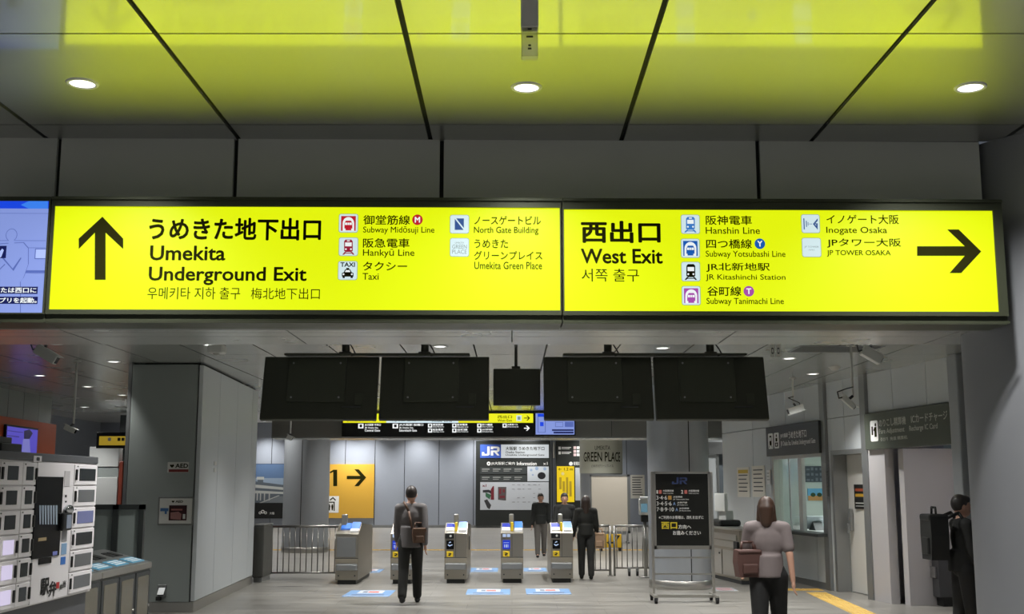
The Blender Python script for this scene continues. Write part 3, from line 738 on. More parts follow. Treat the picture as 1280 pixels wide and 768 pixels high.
cctv('security camera on a thin pole above the white lockers', 14.9, (81, 534), (94, 540), 6, 91.5, cable=False)
cctv('small security camera on a thin pole left of the black rear sign', 20.5, (359, 546), (365, 549), 5, 363, cable=False)
p = at(271.5, 432, Y=13.2)
t = Thing('ceiling_speaker', 'small white box with a round lens on the ceiling above the grey wall block', 'ceiling fixture', WORLD, (p.x, 13.2, HR))
t.part('body', MB().box(p.x - .09, 13.1, HR - .1, p.x + .09, 13.3, HR, bev=.02), cwhite); t.part('lens', MB().ball((p.x, 13.17, HR - .1), (.04, .04, .02)), clear)
p = at(1043, 459, Z=HR)
solo('smoke_detector', 'small round white detector on the ceiling above the right wall', 'detector', MB().lathe([(.0005, -.05), (.04, -.045), (.06, -.02), (.085, 0)], (p.x, p.y, HR), n=28), cwhite, WORLD, (p.x, p.y, HR))
p, q = at(984, 440, Z=HR), at(1040, 433, Z=HR)
t = Thing('ceiling_vent', 'long dark air vent in the ceiling above the right camera', 'vent', WORLD, ((p.x + q.x) / 2, (p.y + q.y) / 2, HR))
mb = MB().box(p.x, p.y, HR - .006, p.x + 1.0, p.y + .03, HR).box(p.x, q.y - .03, HR - .006, p.x + 1.0, q.y, HR).box(p.x, p.y, HR - .006, p.x + .03, q.y, HR).box(p.x + .97, p.y, HR - .006, p.x + 1, q.y, HR)
t.part('frame', mb, steel_d)
mb = MB().box(p.x + .03, p.y + .03, HR - .003, p.x + .97, q.y - .03, HR)
t.part('grille', mb, dkgrey)
p = at(969.5, 446, Y=13.0)
t = Thing('hanging_plate', 'pair of small white number plates hanging right of the monitors', 'small sign', WORLD, (p.x, 13.0, p.z))
for k, s_ in enumerate((-1, 1)):
    x = p.x + s_ * .033
    pl = t.part('plate', MB().box(x - .026, 13.0, p.z, x + .026, 13.012, p.z + .14, bev=.004), M('plate_white', (205, 205, 200), .5))
    t.part('digit', MB().flat(rrect(x - .012, p.z + .03, x + .012, p.z + .1, .008), 12.998).flat(rrect(x - .006, p.z + .045, x + .006, p.z + .085, .004), 12.997, 1), [dkgrey, white], parent=pl)
t.part('hanger', MB().cyl((p.x, 13.006, p.z + .13), (p.x, 13.006, HR), .006, n=8), steel_d)

# ------------------------------------------------------------------ signs on the right wall
def wall_sign(label, x0, x1, z0, z1, col):
    t = Thing('wall_sign', label, 'sign', RW, ((x0 + x1) / 2, 0, z0))
    t.part('board', MB().box(x0, -.09, z0, x1, 0, z1, bev=.008), col); return t
sg_b = M('sign_charcoal', (58, 61, 60), .35); sg_g = M('sign_slate', (76, 82, 72), .35)
t = wall_sign('black wall sign above the ticket window, reading Umekita Underground Gate', -6.54, -4.17, 2.1, 2.61, sg_b)
sr = lambda: Sheet(RW, -.094)
def rw_text(t, s_, x0, z0, x1, z1, b, m): t.part('lettering', MB().text(s_, x0, z0, x1, z1, -.094, b), m)
for k, x in enumerate((-6.42, -6.13)):
    ic = t.part('icon', MB().flat(rrect(x, 2.23, x + .24, 2.5, .03), -.094), inkw)
    mb = MB()
    if k == 0:
        mb.flat(rrect(x + .07, 2.29, x + .17, 2.46, .02), -.096, 0).flat(rrect(x + .085, 2.37, x + .155, 2.43, .008), -.098, 1)
        for sg in (-1, 1): mb.flat([(x + .12 + sg * .03, 2.29), (x + .12 + sg * .07, 2.25), (x + .12 + sg * .09, 2.25), (x + .12 + sg * .05, 2.29)], -.096, 0)
    else:
        mb.disc(x + .12, 2.45, .025, -.096).flat(rrect(x + .05, 2.26, x + .19, 2.33, .01), -.096).flat(rrect(x + .08, 2.35, x + .16, 2.41, .01), -.096).flat(rrect(x + .09, 2.275, x + .15, 2.315, .005), -.098, 1)
    t.part('symbol', mb, [ink, inkw], parent=ic)
rw_text(t, 'JR大阪駅', -5.82, 2.39, -5.47, 2.475, .015, inkw); rw_text(t, 'うめきた地下口', -5.44, 2.37, -4.66, 2.5, .02, inkw)
rw_text(t, 'JR Osaka Sta. Umekita Underground Gate', -5.82, 2.24, -4.3, 2.345, .012, inkw)
t = wall_sign('large grey green wall sign over the alcove, reading Fare Adjustment', -2.5, -.075, 2.1, 2.61, sg_g)
x = -2.3
ic = t.part('icon', MB().flat(rrect(x, 2.21, x + .24, 2.5, .03), -.094), inkw)
mb = MB().disc(x + .17, 2.44, .025, -.096).flat([(x + .13, 2.27), (x + .2, 2.27), (x + .2, 2.41), (x + .14, 2.41), (x + .1, 2.37), (x + .1, 2.35), (x + .13, 2.36)], -.096).flat(rrect(x + .04, 2.3, x + .085, 2.42, .008), -.096)
t.part('symbol', mb, ink, parent=ic)
iw2 = M('ink_pale', (190, 192, 182), .6)
for a in (('のりこし精算機', -2.02, 2.4, -1.22, 2.51), ('ICカードチャージ', -1.07, 2.4, -.12, 2.515), ('Fare Adjustment', -2.02, 2.285, -1.27, 2.375), ('Recharge IC Card', -1.13, 2.285, -.38, 2.375), ('정산기', -2.0, 2.205, -1.77, 2.255), ('充值 精算机', -1.7, 2.205, -1.2, 2.255)):
    rw_text(t, *a, .01, iw2)
# notices on the right wall
def notice(label, F, u0, v0, u1, v1, off, m=paper, lines=6, name='notice', grp=None, bar=None):
    a, b = F.px(u0, v0, off), F.px(u1, v1, off)
    x0, x1, z0, z1 = a[0], b[0], b[1], a[1]
    t = Thing(name, label, 'notice', F, ((x0 + x1) / 2, off, z0), grp)
    t.part('sheet', MB().box(x0, off - .008, z0, x1, off, z1), m)
    w = x1 - x0; h = z1 - z0
    for k in range(lines):
        z = z1 - h * (k + 1) / (lines + 1.5)
        t.part('text_line', MB().box(x0 + w * .12, off - .0095, z - h * .018, x1 - w * random.uniform(.12, .3), off - .008, z + h * .018), dkgrey)
    if bar: t.part('heading', MB().box(x0 + w * .1, off - .01, z1 - h * .2, x1 - w * .1, off - .008, z1 - h * .08), bar)
    return t
notice('left paper notice on the grey wall beside the ticket window', RW, 921.5, 585, 938, 622, -.003, bar=M('print_amber', (200, 170, 60), .6), grp='papers left of the ticket window')
notice('right paper notice on the grey wall beside the ticket window', RW, 940, 583, 957, 622, -.003, grp='papers left of the ticket window')
notice('small narrow plate on the edge of the ticket window frame', RW, 958.5, 588, 963.5, 606, -.04, m=white, lines=3)
notice('narrow dark plate right of the ticket window', RW, 1033, 589, 1036.5, 621, -.055, m=sg_b, lines=5)
a, b = RW.px(1068, 606, .185), RW.px(1082, 637, .185)
t = Thing('poster', 'small black poster with orange letters on the grey door', 'poster', RW, ((a[0] + b[0]) / 2, .185, b[1]))
sh = t.part('sheet', MB().box(a[0], .175, b[1], b[0], .186, a[1]), black)
w_, h_ = b[0] - a[0], a[1] - b[1]
for k, (c_, z_) in enumerate((((150, 70, 40), .72), ((190, 150, 40), .5), ((200, 200, 195), .22), ((170, 170, 165), .1))):
    t.part('text_line', MB().box(a[0] + w_ * .12, .173, b[1] + h_ * z_, b[0] - w_ * .1, .175, b[1] + h_ * (z_ + (.12 if k < 2 else .04))), M('poster_ink_%d' % k, c_, .6))
# inside the ticket office
EF = Frame(*RW.world(-8.5, 0, 0)[:2], 7.76)
def rw_loc(p):
    x, y = p.x - RW.ox, p.y - RW.oy
    return x * RW.c + y * RW.s, -x * RW.s + y * RW.c
a, b = EF.px(1000.5, 583), EF.px(1040, 603)
t = Thing('wall_board', 'dark schedule board on the ticket office wall', 'board', EF, ((a[0] + b[0]) / 2, 0, b[1]))
bd = t.part('board', MB().box(a[0], -.04, b[1], b[0], -.002, a[1]), M('board_slate', (72, 80, 90), .6))
for r_ in range(3):
    for k in range(7):
        x = a[0] + (b[0] - a[0]) * (k + .12) / 7; z = b[1] + (a[1] - b[1]) * (r_ + .2) / 3
        t.part('card', MB().box(x, -.046, z, x + (b[0] - a[0]) * random.uniform(.06, .11), -.04, z + (a[1] - b[1]) * random.uniform(.1, .22)), M('card_grey', (120, 128, 138), .6), bd)
a, b = EF.px(1009, 611), EF.px(1039, 626)
t = Thing('picture', 'bright landscape picture on the ticket office wall', 'picture', EF, ((a[0] + b[0]) / 2, 0, b[1]))
bd = t.part('sheet', MB().box(a[0], -.03, b[1], b[0], -.002, a[1]), M('pic_sky', (110, 180, 220), .6))
t.part('ground', MB().box(a[0], -.033, b[1], b[0], -.03, b[1] + (a[1] - b[1]) * .4), M('pic_ground', (200, 150, 90), .6), bd)
for k in range(3): t.part('tree', MB().disc(a[0] + .1 + k * .13, b[1] + .11, .05, -.036, rz=.04), M('pic_tree', (40, 70, 40), .7), bd)
lx, ly = rw_loc(at(1027, 566, Z=2.44))
t = Thing('office_lamp', 'white lit ceiling lamp inside the ticket office', 'ceiling light', RW, (lx, ly, 2.497))
t.part('tray', MB().box(lx - 1.0, ly - .16, 2.46, lx + .8, ly + .16, 2.5), white); t.part('diffuser', MB().box(lx - .95, ly - .13, 2.44, lx + .75, ly + .13, 2.46), M('tube_light', (250, 255, 250), .4, emit=2.5))
t = Thing('office_desk', 'pale desk top inside the ticket office window', 'desk', RW, (-6.4, .9, 0))
t.part('top', MB().box(-8.3, .3, .8, -4.3, 1.2, .84, bev=.01), white); t.part('panel', MB().box(-8.3, .32, .0, -4.3, .36, .8), panel)
x_, y_ = rw_loc(at(1022, 655, Z=.95))
t = Thing('office_screen', 'tilted pale screen on the desk behind the ticket window', 'screen', RW, (x_, y_, .84))
t.part('panel', MB().prism([(x_ - .2, .86), (x_ - .17, .855), (x_ + .02, 1.07), (x_ - .01, 1.08)], y_ - .18, y_ + .18), M('screen_pale_off', (190, 200, 205), .3))
t.part('stand', MB().prism([(x_ - .2, .84), (x_ + .1, .84), (x_ - .02, .98), (x_ - .1, .93)], y_ - .08, y_ + .08), dkgrey)
# low cabinet in the alcove
a = RW.px(1137, 688, .55)
t = Thing('alcove_cabinet', 'low dark cabinet inside the fare adjustment alcove, behind the person in black', 'cabinet', RW, (a[0] + .5, .7, 0))
t.part('body', MB().prism([(a[0] - .05, .12), (a[0] + 1.0, .12), (a[0] + 1.0, a[1]), (a[0], a[1])], .45, .94), M('cab_dark', (70, 70, 72), .45))
t.part('plinth', MB().box(a[0] - .04, .5, 0, a[0] + 1.0, .94, .12), black)
t.part('drawer', MB().box(a[0] + .3, .42, a[1] - .32, a[0] + .95, .45, a[1] - .17, bev=.008), M('cab_mid', (110, 108, 108), .45))
t.part('top', MB().box(a[0] - .01, .43, a[1], a[0] + 1.0, .94, a[1] + .02), steel_d)

# ------------------------------------------------------------------ ticket gates
blue_pad = M('reader_blue', (60, 120, 220), .35); lcd_b = M('lcd_blue', (30, 60, 210), .3, emit=.7); lcd_w = M('lcd_pale', (190, 210, 245), .3, emit=.7)
amber = M('amber_plastic', (222, 190, 40), .45); gate_m = M('gate_steel', (166, 160, 148), .34, .9, noise=.02, scale=1.5)
def gate(label, x, y, kind):
    F = Frame(x, y, 0); w = .185
    t = Thing('ticket_gate', label, 'ticket gate', F, (0, 0, 0), 'row of automatic ticket gates')
    prof = [(.03, .07), (1.95, .07), (1.95, .8), (1.85, .9), (.42, .97), (.1, .85), (.0, .81), (-.005, .42), (.03, .3)]
    t.part('body', MB().prismx(prof[::-1], -w, w), gate_m)
    t.part('plinth', MB().box(-w * .8, .06, 0, w * .8, 1.9, .07), black)
    t.part('bumper', MB().box(-w + .01, -.012, .22, w - .01, .03, .33, bev=.02), steel_d)
    t.part('groove', MB().box(-w - .001, -.008, .415, w + .001, .02, .425), dkgrey)
    if kind != 'side':
        t.part('joint', MB().box(-.003, -.006, .43, .003, .02, .8), dkgrey)
    for s_ in (-1, 1): t.part('screw', MB().cyl((s_ * w * .72, .02, .14), (s_ * w * .72, .045, .14), .012, n=12), dkgrey)
    # reader post and coloured pads on the sloping top
    t.part('post', MB().box(-.05 if kind != 'side' else -.14, .3, .93, .03 if kind != 'side' else -.05, .42, 1.12, bev=.015), steel)
    t.part('post_strip', MB().box(-.02, .08, .84, .02, .3, .985, bev=.006), amber) if kind != 'side' else None
    sl = .12 / .32
    def pad(nm, x0, x1, y0, y1, m, dz=.006):
        f = lambda yy: .85 + (yy - .1) * sl
        mb = MB().prismx([(y0, f(y0) - .01), (y1, f(y1) - .01), (y1, f(y1) + dz), (y0, f(y0) + dz)], x0, x1); return t.part(nm, mb, m)
    pad('card_reader', .04, w - .01, .14, .4, blue_pad, .03); pad('reader_edge', .04, w - .01, .06, .14, white, .03)
    if kind == 'side':
        pad('card_reader', -.13, .03, .16, .38, blue_pad, .02)
        t.part('recess_panel', MB().box(-w + .02, -.006, .44, w - .04, .02, .76, bev=.004), steel_d)
    else:
        pad('status_screen', -w + .02, -.03, .2, .34, lcd_b, .025); pad('ticket_slot', -w + .02, -.03, .08, .2, white, .02)
        if kind == 'button':
            t.part('button_panel', MB().box(-w + .01, -.02, .73, -.03, .02, .815, bev=.006), black)
            t.part('button', MB().cyl((-w + .1, -.03, .77), (-w + .1, -.018, .77), .018, n=16), cwhite)
        else:
            for k in (0, 1): t.part('slot', MB().box(-w + .03 + k * .07, -.015, .75, -w + .085 + k * .07, .02, .8, bev=.006), lcd_w)
        d = t.part('display', MB().box(-w + .03, -.014, .555, -.03, .01, .70, bev=.004), lcd_b if kind == 'screen' else blackg)
        if kind == 'screen':
            for a in ((-.14, .655, -.05, .662), (-.13, .58, -.115, .63), (-.1, .58, -.08, .63), (-.07, .58, -.06, .63)): t.part('mark', MB().box(a[0], -.0155, a[1], a[2], -.014, a[3]), lcd_w, d)
        else:
            t.part('mark', MB().flat([(-.13, .62), (-.1, .6), (-.05, .625), (-.06, .635), (-.1, .62), (-.125, .64)], -.0155), lcd_w, d)
            t.part('mark', MB().flat([(-.12, .66), (-.09, .68), (-.07, .67), (-.1, .655)], -.0155), lcd_w, d)
        lb = t.part('label', MB().box(-w + .035, -.012, .43, -.04, .01, .52, bev=.004), amber)
        t.part('mark', MB().flat([(-.12, .45), (-.085, .45), (-.085, .465), (-.065, .48), (-.085, .495), (-.12, .495), (-.12, .483), (-.095, .483), (-.095, .473), (-.12, .473)], -.0135), black, lb)
        t.part('flap', MB().prismx([(.9, .5), (1.0, .5), (1.0, .78), (.9, .74)], w, w + .012), dkgrey)
    return t
GY = 19.55
gate('leftmost ticket gate, at the end of the left railing', -2.70, GY - .2, 'side')
gate('second ticket gate from the left, behind the walking person', -1.81, GY - .1, 'screen')
gate('middle ticket gate with a dark front display', -.93, GY, 'button')
gate('fourth ticket gate with a lit blue front display', .0, GY + .08, 'screen')
gate('rightmost ticket gate, half hidden by the group of people', .83, GY + .15, 'button')

# ------------------------------------------------------------------ railings
rail_m = M('rail_steel', (150, 148, 144), .35, .8)
def railing(label, xa, xb, y, h, xs, extra=()):
    t = Thing('railing', label, 'railing', WORLD, ((xa + xb) / 2, y, 0), 'steel railings beside the gates')
    t.part('top_rail', MB().tube([(xa, y, h), (xb, y, h)], .022), rail_m)
    t.part('bottom_rail', MB().tube([(xa, y, .1), (xb, y, .1)], .016), rail_m)
    for x in (xa, xb): t.part('post', MB().cyl((x, y, 0), (x, y, h), .024, n=14).cyl((x, y, 0), (x, y, .012), .05, n=18), rail_m)
    for x in xs: t.part('baluster', MB().cyl((x, y, .1), (x, y, h), .0095, n=10), rail_m)
    return t
xa, xb = at(332, 720, Y=20.6).x, at(425, 720, Y=20.6).x
railing('steel railing between the grey wall block and the leftmost gate', xa, xb, 20.6, .89, [xa + (xb - xa) * (k + 1) / 13 for k in range(12)])
t = Thing('barrier_panel', 'dark grey metal barrier panel at the end of the grey wall block', 'barrier', WORLD, (at(322, 728, Y=19.85).x, 19.85, 0))
xc = at(322, 728, Y=19.85).x
t.part('panel', MB().box(xc - .08, 19.75, .08, xc + .1, 20.5, .93, bev=.02), M('barrier_grey', (86, 86, 82), .45, .4)); t.part('foot', MB().box(xc - .06, 19.8, 0, xc + .08, 20.45, .08), steel_d)
t.part('cap', MB().box(xc - .085, 19.745, .93, xc + .105, 20.505, .95, bev=.008), steel_d)
yr = 21.2
X = lambda u: at(u, 690, Y=yr).x
t = railing('steel railing right of the gates, in front of the whiteboard', X(738), X(762.5), yr, .88, [X(u) for u in (744, 750.5, 757.5)])
t = Thing('swing_gate', 'low barred swing gate on casters left of the black notice board', 'gate', WORLD, (X(790), yr, 0))
t.part('top_rail', MB().tube([(X(767.5), yr, .88), (X(812), yr, .88)], .02), rail_m); t.part('bottom_rail', MB().tube([(X(767.5), yr, .14), (X(812), yr, .14)], .016), rail_m)
for u in (771, 777.5, 784, 790.5, 796.5, 803.5, 809.5): t.part('baluster', MB().cyl((X(u), yr, .14), (X(u), yr, .88), .0095, n=10), rail_m)
for u in (768, 812): t.part('post', MB().cyl((X(u), yr, .0), (X(u), yr, .88), .02, n=14), rail_m)
for u in (786, 796): 
    cs = t.part('caster', MB().cyl((X(u) - .02, yr - .03, .045), (X(u) + .02, yr - .03, .045), .045, n=20), rubber)
    t.part('fork', MB().box(X(u) - .026, yr - .045, .05, X(u) + .026, yr + .0, .14, bev=.005), steel_d, cs)
# card reader on a pole
px_ = X(804); yp = 20.85
t = Thing('card_reader', 'white card reader on a pole behind the railing, left of the wide column', 'card reader', WORLD, (px_, yp, 0))
t.part('pole', MB().cyl((px_, yp, .0), (px_, yp, 1.0), .03, n=16).cyl((px_, yp, 0), (px_, yp, .02), .12, n=24), rail_m)
t.part('base_box', MB().box(px_ - .07, yp - .05, .96, px_ + .07, yp + .06, 1.08, bev=.01), black)
hd = t.part('head', MB().box(px_ - .1, yp - .07, 1.08, px_ + .1, yp + .07, 1.36, bev=.015), cwhite)
t.part('screen', MB().box(px_ - .07, yp - .074, 1.13, px_ + .04, yp - .068, 1.28), M('lcd_teal', (120, 165, 185), .3, emit=.5), hd)
t.part('hood', MB().box(px_ - .08, yp - .09, 1.36, px_ + .1, yp + .07, 1.4, bev=.01), white, hd)

# ------------------------------------------------------------------ wheeled notice board
BF = Frame(0, 16.5, 0); by = 0
B = lambda u, v: at(u, v, Y=16.5)
x0, x1 = B(816.5, 700).x, B(891.5, 700).x
t = Thing('notice_board', 'black wheeled notice board in a steel frame standing before the wide column', 'notice board', BF, ((x0 + x1) / 2, 0, 0))
zt = B(850, 590).z; zb = B(850, 687).z
for x in (x0, x1): t.part('post', MB().box(x - .018, by - .018, .1, x + .018, by + .018, zt, bev=.004), steel)
fr = t.part('frame', MB().box(x0 + .02, by - .02, zb, x1 - .02, by + .02, zb + .05).box(x0 + .02, by - .02, zt - .03, x1 - .02, by + .02, zt).box(x0 + .02, by - .02, zb, x0 + .05, by + .02, zt).box(x1 - .05, by - .02, zb, x1 - .02, by + .02, zt), steel)
bd = t.part('board', MB().box(x0 + .05, by - .012, zb + .05, x1 - .05, by + .012, zt - .03), M('board_black', (26, 27, 24), .3))
for v in (697.5, 718): z = B(850, v).z; t.part('crossbar', MB().box(x0, by - .012, z - .01, x1, by + .012, z + .01), steel)
z = B(850, 745.5).z; t.part('foot_bar', MB().box(x0 - .01, by - .03, z - .02, x1 + .01, by + .03, z + .025, bev=.006), steel)
for x in (x0, x1):
    t.part('foot', MB().box(x - .025, by - .28, .08, x + .025, by + .28, .115, bev=.006), steel)
    for s_ in (-1, 1):
        cs = t.part('caster', MB().cyl((x - .018, by + s_ * .25, .042), (x + .018, by + s_ * .25, .042), .042, n=20), rubber)
        t.part('fork', MB().box(x - .026, by + s_ * .25 - .02, .045, x + .026, by + s_ * .25 + .02, .09, bev=.004), dkgrey, cs)
jr_navy = M('print_dull_blue', (52, 66, 110), .5); p_red = M('print_pale_red', (205, 110, 100), .5); p_or = M('print_orange', (200, 150, 70), .5); p_bl = M('print_pale_blue', (130, 160, 210), .5); p_y = M('print_yellow', (225, 205, 50), .5)
def nb(s_, u0, v0, u1, v1, b, m): t.part('lettering', Sheet(BF, -.015).t(s_, u0, v0, u1, v1, b), m, bd)
def jr_mark(F, off, u0, v0, u1, v1):
    w, h = u1 - u0, v1 - v0; s = Sheet(F, off); P = lambda pts: s.p([(u0 + w * x, v0 + h * y) for x, y in pts])
    def Q(x0, y0, x1, y1): P([(x0, y0), (x0, y1), (x1, y1), (x1, y0)])
    Q(.3, 0, .44, .8); P([(.44, .8), (.3, .8), (.26, .82), (.0, .82), (.0, 1), (.34, 1), (.42, .93)]); Q(0, .62, .13, .82)
    Q(.5, 0, .88, .2); P([(.88, 0), (.88, .2), (.86, .22), (.86, .42), (.88, .44), (.88, .62), (.95, .56), (1, .48), (1, .14), (.96, .05)]); Q(.5, .44, .88, .62); Q(.5, .62, .64, 1)
    P([(.7, .62), (.86, 1), (1, 1), (.84, .62)]); Q(.5, .2, .64, .3)
    return s
t.part('logo', jr_mark(BF, -.015, 840, 597, 859, 605.5), jr_navy, bd)
nb('1', 820.5, 613, 822.5, 617.5, .02, inkw); nb('2', 851.3, 613, 854, 617.5, .02, inkw)
for u in (823.5, 855.5): t.part('line_symbol', Sheet(BF, -.015).r(u, 613, u + 3.6, 617.6), p_red, bd)
for u in (828.5, 860.5): nb('大阪環状線', u, 612.6, u + 13.5, 615.3, .015, inkw); nb('Osaka Loop Line', u + .3, 616.3, u + 13, 618.2, .01, inkw)
nb('3·4·6', 820.3, 620, 833.8, 625, .01, inkw); t.part('line_symbol', Sheet(BF, -.015).r(835, 620, 839.5, 625), p_or, bd); nb('JR宝塚線', 841.5, 620.4, 853, 622.9, .015, inkw); nb('JR Takarazuka Line', 841.5, 623.8, 861, 625.7, .01, inkw)
nb('3·4·5·6', 820.6, 627.3, 839.5, 632.3, .01, inkw); nb('A', 841.3, 627.8, 844.5, 632, .02, p_bl); nb('JR神戸線', 846.5, 627.5, 859, 630, .015, inkw); nb('JR Kobe Line', 846.5, 630.8, 859.8, 632.7, .01, inkw)
nb('7·8·9·10', 820.8, 634.6, 842.5, 639.6, .01, inkw); nb('A', 844.2, 635.3, 847.6, 639.3, .02, p_bl); nb('JR京都線', 849, 634.7, 861.3, 637.2, .015, inkw); nb('JR Kyoto Line', 849.2, 638, 863.2, 639.9, .01, inkw)
nb('※ご利用のお客様は、改札を出ずに', 823.5, 645, 879.5, 649.3, .012, inkw)
nb('西口', 826.5, 652.8, 846.6, 661.8, .03, p_y); nb('方向へ', 847.7, 656.2, 864, 661.6, .018, inkw); nb('お進みください', 841, 663.8, 876, 669.2, .018, inkw)

# ------------------------------------------------------------------ information boards on the far wall
ib = M('info_charcoal', (40, 43, 41), .45)
sb_ = lambda o=-.166: Sheet(WB, o)
a = WB.px(641, 657)
t = Thing('information_board', 'large dark station information board with a blue and white name panel', 'information board', WB, (a[0], 0, a[1]))
hs = t.part('housing', box_px(WB, 595, 551.5, 688.5, 657.8, -.15, -.015), ib)
def P(nm, s, m, par=None): return t.part(nm, s, m, par)
nmz = P('name_panel', box_px(WB, 600.3, 556, 686, 572.8, -.165, -.15), M('panel_pale', (205, 210, 214), .4, emit=.8))
lgp = P('logo_panel', box_px(WB, 600.3, 556, 626.3, 572.8, -.168, -.165), M('logo_blue', (62, 92, 176), .4))
t.part('logo', jr_mark(WB, -.171, 602.5, 558.5, 624.5, 569.8), inkw, lgp)
for a in (('大阪駅 うめきた地下口', 632, 558.6, 680.5, 563.3, .018), ('Osaka Station', 632, 564.2, 656, 567), ('Umekita Underground Gate', 632, 567.8, 680.5, 570.8)): P('lettering', Sheet(WB, -.168).t(*a), ink, nmz)
P('info_symbol', sb_(-.153).d(610.8, 579.8, 2.4).d(610.8, 579.8, .8, 1, .003), [inkw, ib], hs)
P('lettering', sb_(-.153).t('JR大阪駅ご案内', 614, 577.5, 643.5, 582, .012), inkw, hs); P('lettering', sb_(-.153).t('Information', 646, 577.5, 670.8, 582, .012), inkw, hs); P('lettering', sb_(-.153).t('x1', 679, 577.8, 684.5, 581.5, .012), inkw, hs)
for v0, v1 in ((584.2, 593), (594.5, 602.5)):
    pn = P('guide_panel', box_px(WB, 600.3, v0, 658.5, v1, -.158, -.15), M('guide_grey', (58, 62, 62), .5))
    for k in range(4):
        u = 602.5 + k * 13.5; P('text_line', sb_(-.161).r(u, v0 + 2, u + 9.5, v0 + 3.2), M('text_grey', (150, 152, 148), .6), pn); P('text_line', sb_(-.161).r(u, v0 + 4.6, u + 7.5, v0 + 5.4), MATS['text_grey'], pn)
mp_ = P('map_panel', box_px(WB, 659.2, 583.5, 686, 602, -.158, -.15), M('map_white', (198, 204, 210), .5))
for u, v, r_ in ((664, 588, 1.6), (671, 586, 2.2), (681, 586.5, 2), (666, 594, 1.2)): P('map_patch', sb_(-.161).d(u, v, r_), M('map_blue', (150, 170, 200), .5), mp_)
P('map_patch', sb_(-.161).d(677, 595, 5, rv=4.4), M('map_dark', (30, 30, 34), .5), mp_)
mp_ = P('map_panel', box_px(WB, 600.3, 603, 686, 637.8, -.158, -.15), M('map_pale', (196, 200, 206), .5))
for pts, c_ in ((((603.5, 613), (603.5, 616), (611, 616), (614, 618), (614, 614), (611, 612.5)), (50, 50, 54)), (((607, 616), (607, 621), (612, 624.5), (614, 619)), (60, 110, 80)), (((613.5, 612), (613.5, 625), (617.5, 625), (617.5, 608), (616.2, 608)), (120, 40, 50)), (((605, 626), (609, 635), (612, 637), (614, 632), (609, 624.5)), (60, 60, 62)), (((622.5, 609), (622.5, 625), (632.5, 626), (633, 609)), (92, 84, 84))):
    P('map_patch', sb_(-.161).p(list(pts)), M('map_%d_%d_%d' % c_, c_, .5), mp_)
P('map_patch', sb_(-.162).r(624, 611, 626.5, 618).r(628.5, 612, 631, 616).r(624.5, 620, 631, 623), MATS['map_120_40_50'], mp_)
P('lettering', sb_(-.161).t('x1', 603, 605.5, 608, 609, .02), MATS['map_120_40_50'], mp_)
for k in range(6):
    for j in range(5):
        if random.random() < .7: u = 640 + k * 6.6; v = 606 + j * 5.4; P('text_line', sb_(-.161).r(u, v, u + random.uniform(2, 4.5), v + .7), M('text_mid', (140, 142, 148), .6), mp_)
a = WB.px(712, 657)
t = Thing('information_board', 'second dark board with a yellow map, right of the large information board', 'information board', WB, (a[0], 0, a[1]))
hs = t.part('housing', box_px(WB, 694.5, 551.5, 733, 657.8, -.15, -.015), ib)
for v in (560.5, 566.5):
    t.part('icon', sb_(-.153).r(698, v - 1.8, 701, v + 1.8), inkw, hs); t.part('text_line', sb_(-.153).r(702, v - 1.4, 714, v - .3), inkw, hs); t.part('text_line', sb_(-.153).r(702, v + .4, 712, v + 1.2), inkw, hs)
for v in (560, 564.5, 568.8): t.part('icon', sb_(-.153).r(716.8, v - 1.7, 720.3, v + 1.7), M('icon_pinkish', (215, 190, 190), .5), hs); t.part('icon', sb_(-.153).r(721, v - 1.5, 724.5, v + 1.5), inkw, hs)
t.part('info_symbol', sb_(-.153).d(713.6, 580, 2.4), inkw, hs); t.part('lettering', sb_(-.153).t('駅周辺', 717, 577.8, 725, 582, .01), inkw, hs)
ym = t.part('map_panel', box_px(WB, 696, 583.2, 718, 628, -.158, -.15), M('map_yellow', (238, 204, 20), .5, emit=.85))
t.part('lettering', sb_(-.161).t('← 1.2 m', 698, 585, 716, 588.5, .012), ink, ym); t.part('map_patch', sb_(-.161).d(703.5, 592.5, 2), M('map_cream', (235, 215, 150), .5), ym)
for k in range(4): t.part('map_patch', sb_(-.161).r(699 + k * 4.2, 597 + 5 * (k % 2), 702 + k * 4.2, 612 + 3 * k), M('map_ochre', (190, 160, 40), .5), ym)
t.part('map_panel', box_px(WB, 719, 585, 725.5, 626, -.158, -.15), MATS['map_white'])
x_, z_ = WB.px(692, 573)
t = Thing('wall_tube', 'thin bright steel tube between the two dark information boards', 'tube', WB, (x_, -.2, z_))
t.part('tube', MB().cyl((x_, -.2, z_), (x_, -.2, WB.px(692, 553)[1]), .035, n=16), steel); t.part('bracket', MB().box(x_ - .015, -.2, z_ + .2, x_ + .015, 0, z_ + .23), steel_d)

